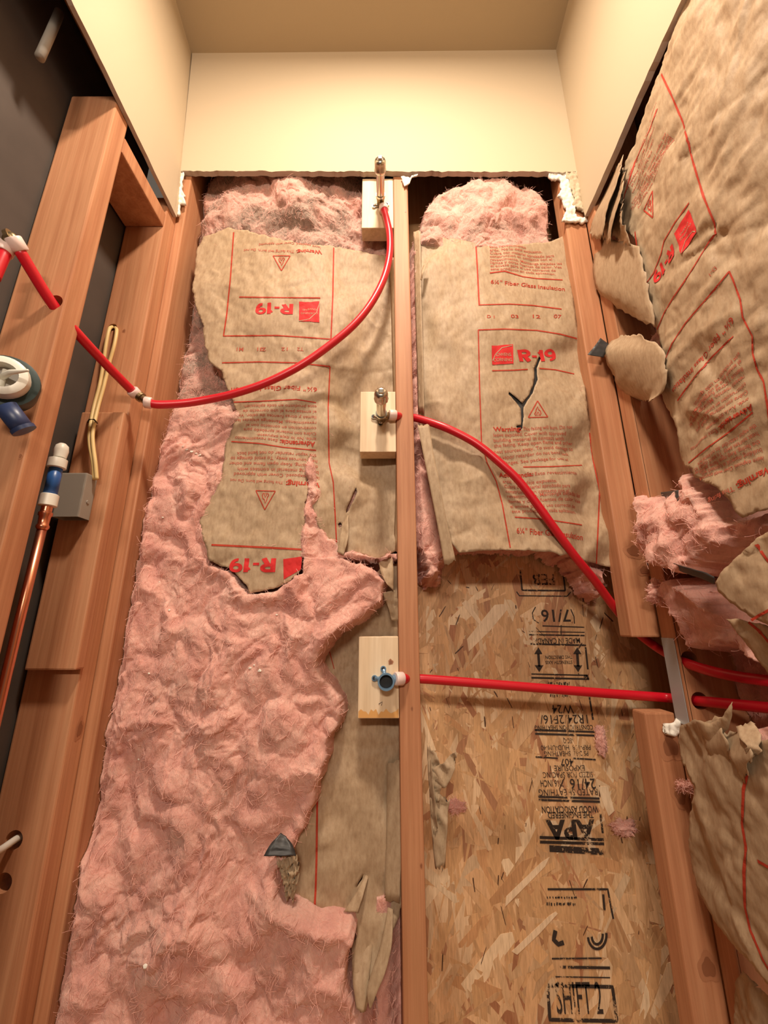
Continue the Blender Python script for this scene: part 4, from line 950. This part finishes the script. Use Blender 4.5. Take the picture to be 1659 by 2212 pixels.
def rsheet(name, out, ctl, seed, amp, res=.0046, jag=1.8, parent=b3):
    c = control('x', ctl, .02); q_ = np.array(out); cr = creases('x', (q_[:, 0].min(), q_[:, 1].min(), min(1720, q_[:, 0].max()), min(2230, q_[:, 1].max())), 20, seed, .0034); f = lambda a, b: c(a, b) + cr(a, b) + amp * (crumple(a * 12 + b * 4, b * 10 - a * 3, seed) - .35) + .3 * amp * (crumple(a * 32, b * 28, seed + 3) - .35)
    sh = Sheet('x', f); return sh, sheet_mesh(name, sh, out, res, parent, jag=jag, seed=seed)
sA, oA = rsheet('kraft_facing', [(1592, 1203), (1640, 1160), (1700, 1122), (1830, 1060), (1830, 1420), (1720, 1372), (1659, 1350), (1620, 1332), (1578, 1302), (1550, 1278), (1544, 1258), (1558, 1236)],
       [(1545, 1258, .058), (1600, 1210, .060), (1600, 1300, .056), (1660, 1160, .052), (1660, 1345, .050), (1780, 1200, .046)], 82, .005)
sB, oB = rsheet('kraft_facing', [(1568, 1336), (1600, 1338), (1660, 1352), (1830, 1400), (1830, 1640), (1720, 1520), (1659, 1456), (1622, 1404), (1592, 1366)],
       [(1568, 1340, .036), (1600, 1370, .034), (1660, 1360, .036), (1660, 1450, .026), (1790, 1500, .020)], 86, .007)
sC, oC = rsheet('kraft_facing', [(1470, 1568), (1500, 1555), (1535, 1562), (1560, 1548), (1582, 1516), (1580, 1545), (1572, 1575), (1552, 1598), (1580, 1610), (1612, 1620), (1640, 1600), (1700, 1590), (1830, 1560), (1860, 2400), (1740, 2240), (1700, 2172), (1659, 2128), (1620, 2080), (1583, 2042), (1545, 1992), (1514, 1936),
        (1498, 1890), (1488, 1830), (1488, 1770), (1497, 1728), (1500, 1700), (1486, 1670), (1470, 1640), (1465, 1605)],
       [(1470, 1570, .026), (1467, 1620, .024), (1500, 1720, .020), (1488, 1800, .020), (1500, 1900, .020), (1540, 1600, .034), (1560, 1700, .040), (1560, 1850, .030), (1640, 1700, .050), (1640, 1850, .048), (1580, 2030, .030), (1659, 2000, .046), (1660, 2120, .034), (1800, 1900, .046), (1582, 1520, .050)], 90, .006)
sD, oD = rsheet('kraft_facing', [(1588, 2120), (1604, 2098), (1640, 2135), (1700, 2190), (1830, 2310), (1830, 2500), (1600, 2500), (1584, 2240)], [(1590, 2120, .012), (1600, 2200, .010), (1660, 2180, .016), (1750, 2300, .014)], 96, .006)
pa = Print(sA); pa.line([(1636, 1176), (1650, 1198), (1668, 1222)], 5); pa.line([(1662, 1318), (1640, 1330), (1624, 1340)], 5); pa.build('printing', 'red_ink', oA)
pb = Print(sB); pb.line([(1618, 1344), (1640, 1362), (1668, 1395)], 5); pb.build('printing', 'red_ink', oB)
pc = Print(sC); pc.line([(1617, 1668), (1607, 1705), (1604, 1780), (1612, 1830), (1608, 1885), (1610, 1960), (1622, 2010), (1650, 2075), (1668, 2105)], 4.6); pc.line([(1638, 1860), (1665, 1876)], 5); pc.build('printing', 'red_ink', oC)
for k, (l_, r_) in enumerate((
    ([X(1550, 1592, .45), X(1580, 1640, .44), X(1604, 1690, .445)], [X(1600, 1580, .45), X(1622, 1625, .435), X(1616, 1668, .44)]),
    ([X(1590, 1570, .445), X(1610, 1610, .435), X(1620, 1650, .44)], [X(1630, 1560, .46), X(1650, 1600, .445), X(1640, 1625, .44)]),
    ([X(1510, 1568, .452), X(1525, 1610, .445), X(1545, 1650, .45)], [X(1560, 1545, .455), X(1565, 1590, .44), X(1580, 1640, .445)]))):
    patch('crumpled_paper', l_, r_, KR, b3, 8, .010, 45, 54 + k, jag=.006)
patch('black_paper_edge', [Y(1386, 1062, .738), Y(1420, 1064, .728), X(1466, 1058, .474)], [Y(1404, 1076, .738), Y(1428, 1090, .726), X(1464, 1084, .470)], RK, b3, 6, .004, 60, 58)
patch('black_paper_edge', [Y(1404, 1155, .722), Y(1386, 1178, .716), Y(1412, 1204, .712)], [Y(1424, 1168, .712), Y(1420, 1188, .706), Y(1430, 1205, .702)], RK, b3, 6, .006, 60, 59)
patch('black_paper_edge', [X(1416, 1204, .455), X(1470, 1222, .440), X(1520, 1236, .436), X(1545, 1246, .436)], [X(1430, 1216, .460), X(1476, 1236, .446), X(1520, 1252, .440), X(1545, 1262, .440)], RK, b3, 4, .004, 60, 60)

# loose tufts
def tuft(u, v, y, rx, rz, seed, label):
    c = onY(u, v, y); bm = bmesh.new(); bmesh.ops.create_icosphere(bm, subdivisions=5, radius=1.0)
    P = np.array([q.co[:] for q in bm.verts]); n1 = fbm(P[:, 0] * 1.6 + seed, P[:, 2] * 1.6 + P[:, 1], 4, seed); n2 = np.abs(perlin(P[:, 0] * 3.2 + P[:, 1], P[:, 2] * 3.2 + seed, seed + 3)); r = 1 + .38 * n1 + .35 * (n2 - .3)
    for q, k in zip(bm.verts, r): q.co = Vector((q.co.x * k * rx, q.co.y * k * .55 * min(rx, rz), q.co.z * k * rz)) + c
    t = empty('fiberglass_tuft', c, label, 'insulation tuft', 'loose pink tufts'); o = bobj('wool', bm, 'pink_fiberglass', t, True)
    V = np.array([q.co[:] for q in o.data.vertices]); F = np.array([list(p.vertices) + [p.vertices[2]] for p in o.data.polygons]); fibres(V, F, 500, t, seed, length=(.002, .009))
tuft(982, 1742, .868, .018, .011, 1, 'small pink tuft on the sheathing beside the middle stud'); tuft(1348, 1788, .874, .022, .012, 2, 'small pale pink tuft on the sheathing left of the lower corner stud')
tuft(1298, 1600, .878, .010, .024, 3, 'thin pink tuft over the right end of the black stamp'); tuft(1480, 1700, .740, .011, .007, 4, 'pink wisp curling on the lower corner stud'); tuft(1425, 1280, .716, .020, .020, 6, 'pink wad hanging on the right stud above the metal plate')

# ================================================================== PLUMBING
R = .0080
def pipe(name, label, pts, group='red plastic water pipes', rings=(), seg=16):
    P = catmull(pts, 10); t = empty(name, P[0], label, 'pipe', group); tubeobj('tube', P, R, 'red_pex', t, seg)
    for (p, d, L) in rings:
        latheobj('crimp_ring', [(-L/2, .0100), (-L/2 + .0015, .0112), (L/2 - .0015, .0112), (L/2, .0100)], p, d, 'ring_white', t, 20)
    return t
E0 = Y(40, 538, .465); H0 = Y(112, 655, .52); EL = Y(302, 858, .690)
dirA = (Y(285, 845, .682) - H0).normalized()
pa_ = pipe('pex_pipe', 'red pipe running through the nearest left stud to the corner elbow', [E0, H0, Y(165, 718, .560), Y(230, 788, .625), Y(285, 844, .682)],
     rings=[(Y(36, 528, .462), H0 - E0, .018), (Y(290, 848, .686), dirA, .013)])
pathB = [Y(318, 870, .692), Y(345, 874, .698), Y(400, 871, .712), Y(450, 863, .720), Y(500, 852, .722), Y(570, 829, .722), Y(640, 795, .720), Y(700, 755, .720), Y(760, 706, .722), Y(800, 658, .725), Y(828, 605, .728), Y(841, 555, .730), Y(842, 510, .733), Y(836, 478, .736), Y(829, 452, .740)]
pipe('pex_pipe', 'red pipe curving from the left corner up to the top wood block', pathB, rings=[(Y(320, 870, .692), pathB[1] - pathB[0], .013), (Y(829, 451, .741), pathB[-1] - pathB[-2], .014)])
pathC = [Y(846, 897, .7415), Y(856, 898, .744), Y(868, 900, .764), Y(884, 902, .772), Y(902, 904, .764), Y(957, 922, .742), Y(1006, 945, .735), Y(1042, 968, .732), Y(1088, 1007, .730), Y(1120, 1038, .730), Y(1153, 1080, .732), Y(1185, 1124, .735), Y(1218, 1170, .742), Y(1250, 1212, .752), Y(1283, 1252, .768), Y(1332, 1318, .800),
         Y(1372, 1362, .812), Y(1412, 1394, .800), Y(1448, 1416, .770), Y(1482, 1432, .716), Y(1530, 1448, .676), Y(1590, 1461, .645), Y(1660, 1471, .615), Y(1760, 1485, .570)]
pipe('pex_pipe', 'red pipe swooping from the middle block across the paper into the right corner', pathC, rings=[(Y(848, 897, .742), pathC[1] - pathC[0], .015)])
pathD = [Y(862, 1466, .742), Y(872, 1466, .746), Y(888, 1466, .768), Y(920, 1467, .772), Y(1000, 1473, .774), Y(1150, 1485, .777), Y(1300, 1497, .780), Y(1400, 1504, .782), Y(1450, 1508, .775), Y(1508, 1514, .716), Y(1560, 1519, .684), Y(1620, 1525, .655), Y(1670, 1530, .630), Y(1760, 1540, .585)]
pipe('pex_pipe', 'straight red pipe from the bottom block across the bare sheathing', pathD, rings=[(Y(862, 1466, .742), pathD[1] - pathD[0], .016)])
t = pipe('pex_pipe', 'short red pipe end leaving the frame at the upper left', [Y(14, 540, .462), Y(4, 560, .460), Y(-14, 600, .458)], rings=[(Y(12, 538, .462), Y(4, 560, .460) - Y(14, 540, .462), .018)])
def elbow(label, pts, r=.0075):
    t = empty('pipe_elbow', Vector(pts[0]), label, 'fitting'); tubeobj('elbow_body', catmull(pts, 6), r, 'brass_dark', t, 14)
    latheobj('collar', [(-.003, r * 1.1), (-.003, r * 1.35), (.003, r * 1.35), (.003, r * 1.1)], pts[1], Vector(pts[2]) - Vector(pts[0]), 'brass_dark', t, 16); return t
elbow('dark brass elbow joining two red pipes on the left corner stud', [Y(291, 849, .687), Y(304, 858, .692), Y(318, 869, .692)])
elbow('dark brass elbow at the upper left edge between two red pipes', [Y(34, 526, .460), Y(22, 512, .456), Y(13, 534, .461)])

def block(u0, v0, v1, label, y0=.7515, x1=.0250, stain=False):
    x0 = Y(u0, (v0 + v1) / 2, y0).x; z0, z1 = zat(v1, y0), zat(v0, y0)
    o = board('backing_block', x0, x1, y0, y0 + .036, z0, z1, 'pine_wood', label, 'wood block', 'pale wood blocks beside the middle stud', bev=.0015)
    if stain:
        bm = bmesh.new(); n = 16; top = []; L = x1 - x0
        for i in range(n + 1): top.append((x0 + .001 + (L - .002) * i / n, y0 - .0003, z0 + .008 + .006 * (.5 + .5 * math.sin(i * 1.3)) + .003 * math.sin(i * 2.9)))
        lo = [(p[0], p[1], z0 + .001) for p in top]
        a = [bm.verts.new(Vector(p) - o.location) for p in top]; b_ = [bm.verts.new(Vector(p) - o.location) for p in lo]
        for i in range(n): bm.faces.new((a[i], a[i+1], b_[i+1], b_[i]))
        bobj('resin_stain', bm, 'orange_stain', o)
        knot(o, 844, 1430, 'y', y0, .0045, .0048)
        bm = bmesh.new(); tube(bm, [Y(818, 1521, y0 - .0004) - o.location, Y(826, 1516, y0 - .0004) - o.location, Y(824, 1524, y0 - .0004) - o.location], .0006, 6); bobj('pencil_mark', bm, 'pencil', o)
    return o
block(782, 386, 492, 'pale wood block at the top of the middle stud'); block(778, 846, 976, 'pale wood block at mid height with a capped pipe'); block(774, 1375, 1552, 'lowest pale wood block, holding an open pipe fitting', stain=True)
def ears(t, spots, c, mat):
    for (u, v) in spots:
        p = Y(u, v, .7485); bm = bmesh.new(); tube(bm, [c, p], [.0048, .0034], 10); bobj('mounting_ear', bm, mat, t, True)
        e = latheobj('mounting_ear', [(0, .0050), (.004, .0050)], Vector((p.x, .7515, p.z)), (0, -1, 0), mat, t, 18)
        latheobj('screw_hole', [(0, .0032), (.0006, .0032)], Vector((p.x, .7474, p.z)), (0, -1, 0), 'black', e, 16)
def stub(u, v, label, earpx, inlet):
    c = Y(u, v, .742); t = empty('stub_out', Vector((c.x, .7515, c.z)), label, 'pipe fitting', 'capped chrome stub-outs')
    o = Vector((c.x, .7515, c.z)); ax = (0, -1, 0)
    latheobj('elbow_body', [(0, .0085), (.014, .0090), (.019, .0105), (.024, .0112)], o, ax, 'brass_dark', t)
    tubeobj('inlet', [Vector((c.x, .742, c.z)), inlet], .0072, 'brass_dark', t, 14)
    ears(t, earpx, Vector((c.x, .7495, c.z)), 'chrome')
    latheobj('collar', [(.0235, .0100), (.0235, .0118), (.0275, .0118), (.0275, .0100)], o, ax, 'chrome', t)
    latheobj('nipple', [(.026, .0098), (.078, .0096)], o, ax, 'chrome', t)
    cap = latheobj('cap', [(.074, .0098), (.078, .0125), (.080, .0138), (.083, .0138), (.084, .0130), (.098, .0130), (.102, .0115), (.1045, .0075)], o, ax, 'chrome', t, 12)
    bm = bmesh.new(); q = o + Vector((0, -.106, 0)); box(bm, q.x - .0045, q.x + .0045, q.y - .002, q.y + .003, q.z - .0045, q.z + .0045); bevel(bm, .001, 1)
    bobj('plug_square', bm, 'chrome', cap)
stub(822, 436, 'chrome capped pipe stub sticking out of the top wood block', [(808, 445), (836, 441)], Y(828, 449, .741))
stub(824, 902, 'chrome capped pipe stub sticking out of the middle wood block', [(807, 900), (822, 916)], Y(842, 897, .742))
c = Y(834, 1470, .742); t = empty('open_fitting', Vector((c.x, .7515, c.z)), 'blue-grey open elbow fitting with a dark bore on the bottom block', 'pipe fitting')
latheobj('elbow_body', [(0, .0105), (.020, .0115), (.0215, .0142), (.0280, .0142), (.0280, .0112), (.0100, .0108), (.0098, .0005)], Vector((c.x, .7515, c.z)), (0, -1, 0), 'fitting_blue', t, 28)
latheobj('bore', [(0, .0107), (.0165, .0107), (.0166, .0002)], Vector((c.x, .7510, c.z)), (0, -1, 0), 'black', t, 24)
tubeobj('inlet', [Vector((c.x, .742, c.z)), Y(856, 1466, .742)], .0074, 'fitting_blue', t, 14)
ears(t, [(828, 1445), (809, 1465)], Vector((c.x, .7495, c.z)), 'fitting_blue')

# copper riser with blue transition in the left wall
XC, YC = -.513, .585
def zc_(v): return zat(v, YC)
t = empty('copper_riser', (XC, YC, zc_(1560)), 'copper water pipe with a blue plastic coupling behind the nearest left stud', 'pipe')
tubeobj('copper_tube', [(XC - .004, YC, .05), (XC - .002, YC, zc_(1350)), (XC, YC, zc_(1140))], .0062, 'copper', t)
latheobj('copper_adapter', [(0, .0066), (.003, .0084), (.006, .0084), (.008, .0070), (.020, .0074), (.022, .0090), (.026, .0090), (.028, .0072), (.046, .0068)], (XC, YC, zc_(1142)), (0, 0, 1), 'copper', t)
zr = zc_(1092)
latheobj('crimp_ring', [(0, .0105), (.001, .0118), (.018, .0118), (.019, .0105)], (XC, YC, zr), (0, 0, 1), 'plastic_white', t)
tubeobj('blue_tube', [(XC, YC, zr + .018), (XC, YC, zc_(1008))], .0088, 'pex_blue', t)
latheobj('crimp_ring', [(0, .0105), (.001, .0125), (.015, .0125), (.016, .0105)], (XC, YC, zc_(1010)), (0, 0, 1), 'plastic_white', t)
latheobj('end_cap', [(0, .0085), (.012, .0098), (.020, .0085), (.024, .0045)], (XC, YC + .002, zc_(986)), (0, 0, 1), 'plastic_white', t)
# shower valve at the left edge
vc = Y(10, 822, .468); ax = Vector((.52, -.85, -.02)).normalized(); t = empty('shower_valve', vc - ax * .03, 'round white valve body with a dark green housing at the left edge', 'valve')
latheobj('housing', [(-.035, .030), (-.008, .037), (.0, .037), (.002, .030)], vc, ax, 'valve_green', t, 28)
ring = latheobj('valve_collar', [(.0, .0275), (.010, .0285), (.016, .0270), (.018, .0240), (.018, .0175), (.004, .0165)], vc, ax, 'plastic_white', t, 30)
latheobj('recess', [(.0175, .0168), (.0045, .0160)][::-1] + [(.0178, .0166)], vc - ax * .0125, ax, 'box_grey', t, 24)
bm = bmesh.new(); tube(bm, [vc + ax * .006 + Vector((-.004, 0, 0)), vc + ax * .020 + Vector((.012, 0, .001)), vc + ax * .024 + Vector((.034, .002, .003))], [.0045, .0036, .0018], 8); bobj('spindle', bm, 'plastic_white', ring, True)
bm = bmesh.new(); tube(bm, [vc + ax * .006 + Vector((0, 0, -.012)), vc + ax * .008 + Vector((0, 0, .012))], .003, 8); bobj('spindle', bm, 'plastic_white', ring, True)
s0, s1 = Y(12, 878, .462), Y(52, 930, .478); tubeobj('blue_outlet', [s0, s0 + (s1 - s0) * .6, s1], .0125, 'navy', t, 18); latheobj('outlet_rim', [(-.004, .0125), (-.004, .0140), (.001, .0140), (.001, .0115)], s1, s1 - s0, 'navy', t, 20)

# ================================================================== ELECTRICAL
bx = Y(211, 1035, .689).x; x0 = Y(133, 1019, .662).x; z1b, z0b = zat(1019, .662), zat(1114, .662)
t = empty('junction_box', ((x0 + bx) / 2, .689, z0b), 'grey plastic junction box fixed to the board on the left', 'junction box')
bm = bmesh.new(); v_ = box(bm, x0, bx, .662, .6895, z0b, z1b)
bm.faces.ensure_lookup_table(); bmesh.ops.delete(bm, geom=[bm.faces[0]], context='FACES'); bevel(bm, .0025); ob = bobj('shell', bm, 'box_grey', t)
md = ob.modifiers.new('wall', 'SOLIDIFY'); md.thickness = .002; md.offset = -1
latheobj('screw', [(0, .0035), (.0015, .0030)], (bx, .676, z0b + .030), (1, 0, 0), 'box_grey', t, 12)
t = empty('electrical_cable', Y(205, 1035, .684), 'yellowish doubled electrical cable looping from a stud hole to the grey box', 'cable')
ca = [Y(243, 706, .716), Y(236, 712, .700), Y(229, 745, .698), Y(224, 780, .700), Y(216, 830, .700), Y(203, 880, .694), Y(194, 930, .678), Y(194, 960, .675), Y(201, 1000, .676), Y(204, 1036, .678)]
cb = [Y(250, 708, .716), Y(252, 716, .700), Y(247, 745, .696), Y(236, 785, .698), Y(224, 835, .697), Y(211, 882, .691), Y(201, 930, .676), Y(201, 960, .673), Y(206, 1000, .674), Y(209, 1036, .676)]
tubeobj('strand', catmull(ca, 8), .0034, 'cable_yellow', t, 12); tubeobj('strand', catmull(cb, 8), .0034, 'cable_yellow', t, 12)
tag(tubeobj('cable_staple', [Y(189, 912, .690), Y(193, 906, .671), Y(203, 906, .668), Y(210, 914, .688)], .0013, 'black', None, 8), 'small black staple pinning the yellow cable to the board', 'staple')
t = tubeobj('white_cable', catmull([Y(-30, 1850, .66), Y(0, 1836, .690), Y(34, 1813, .712), Y(60, 1800, .735)], 6), .0050, 'cable_white', None, 12); tag(t, 'pale cable entering a stud hole at the lower left edge', 'cable')
t = tubeobj('pipe_stub', [X(128, 28, -.560), X(108, 75, -.556), X(86, 124, -.552)], 0.0068, 'box_grey', None, 16); tag(t, 'short pale tube hanging in the dark cavity at the top left', 'pipe')

# ================================================================== TORN DRYWALL AND CRUMBS
def lump(name, out_px, y, depth, mat, label, cat, seed, group=None):
    sh = Sheet('y', lambda a, b: (D - y) + .004 * fbm(a * 90, b * 90, 3, seed)); o = sheet_mesh(name, sh, out_px, .0028, None, jag=1.6, step=4, seed=seed, thick=depth, mats=(mat, 'gypsum'))
    return tag(o, label, cat, group)
lump('torn_drywall', [(1184, 373), (1222, 372), (1231, 395), (1239, 428), (1243, 458), (1248, 470), (1272, 466), (1272, 478), (1240, 479), (1214, 478), (1224, 452), (1214, 428), (1204, 421), (1214, 408), (1210, 386), (1192, 388)], .741, .006, 'gypsum', 'ragged white gypsum hanging at the right corner of the back drywall', 'drywall scrap', 3)
lump('torn_drywall', [(1223, 371), (1251, 371), (1258, 410), (1268, 455), (1252, 448), (1243, 440), (1238, 410), (1230, 392)], .737, .008, 'cream_paint', 'cream painted drywall tongue left hanging in the right corner', 'drywall scrap', 5)
lump('torn_drywall', [(389, 370), (398, 372), (396, 386), (390, 394), (397, 425), (398, 438), (388, 440), (384, 462), (378, 462), (384, 420)], .739, .006, 'gypsum', 'thin torn drywall sliver in the left corner', 'drywall scrap', 7)
lump('torn_drywall', [(866, 381), (872, 379), (886, 384), (890, 376), (903, 376), (890, 384), (884, 396), (873, 401)], .742, .003, 'gypsum', 'white drywall paper scrap on top of the middle stud', 'drywall scrap', 9)
lump('gypsum_chunk', [(1432, 1573), (1446, 1562), (1460, 1558), (1474, 1560), (1478, 1575), (1466, 1586), (1458, 1592), (1444, 1586)], .738, .010, 'gypsum', 'white gypsum chunk stuck under the metal nail plate', 'drywall scrap', 11)
SFL = Sheet('y', h_fl)
for k, (u, v, r) in enumerate([(404, 972, .004), (414, 976, .005), (424, 980, .0045), (433, 983, .004), (396, 965, .003), (540, 1443, .0045), (549, 1437, .003), (561, 1449, .0045), (320, 938, .0035), (352, 1118, .003), (345, 1258, .003), (322, 1455, .003), (365, 1318, .0035), (315, 2085, .005), (400, 420, .002), (598, 1328, .003), (430, 985, .003), (300, 1640, .0025)]):
    a, b = SFL.px(np.array([u]), np.array([v])); p = SFL.pt(a, b)[0]; bm = bmesh.new(); bmesh.ops.create_icosphere(bm, subdivisions=1, radius=r * .75)
    for q in bm.verts: q.co = Vector((q.co.x * random.uniform(.6, 1.3), q.co.y * random.uniform(.4, .8), q.co.z * random.uniform(.5, 1.1))) + Vector(p) + Vector((0, -.001, 0))
    lab = ('tiny white crumb in the tight row on the pink wool beside the left corner stud' if 390 < u < 440 and 950 < v < 1000 else 'tiny white crumb among those in the middle of the large pink wool' if 530 < u < 610 else
           'tiny white crumb low on the pink wool near the bottom left' if v > 2000 else {320: 'lone white crumb on the pink wool level with the yellow cable staple', 352: 'lone white crumb on the pink wool level with the bottom of the grey box', 345: 'white speck on the pink wool left of the upside-down lower rating print', 322: 'white speck on the pink wool level with the bottom end of the left board', 365: 'white speck on the pink wool just below the torn upper paper', 400: 'white speck on the grey wool under the left end of the back drywall', 300: 'lowest white speck along the left edge of the pink wool'}.get(u, 'tiny white crumb on the pink wool'))
    tag(bobj('gypsum_crumb', bm, 'gypsum'), lab, 'crumb', 'drywall crumbs on the pink fiberglass')
#NEXT
# ================================================================== keep every part where it was built, under its thing
for o in COL.objects:
    p = o.parent
    if p is not None and p.type == 'EMPTY': o.matrix_parent_inverse = Matrix.Translation(p.location).inverted()
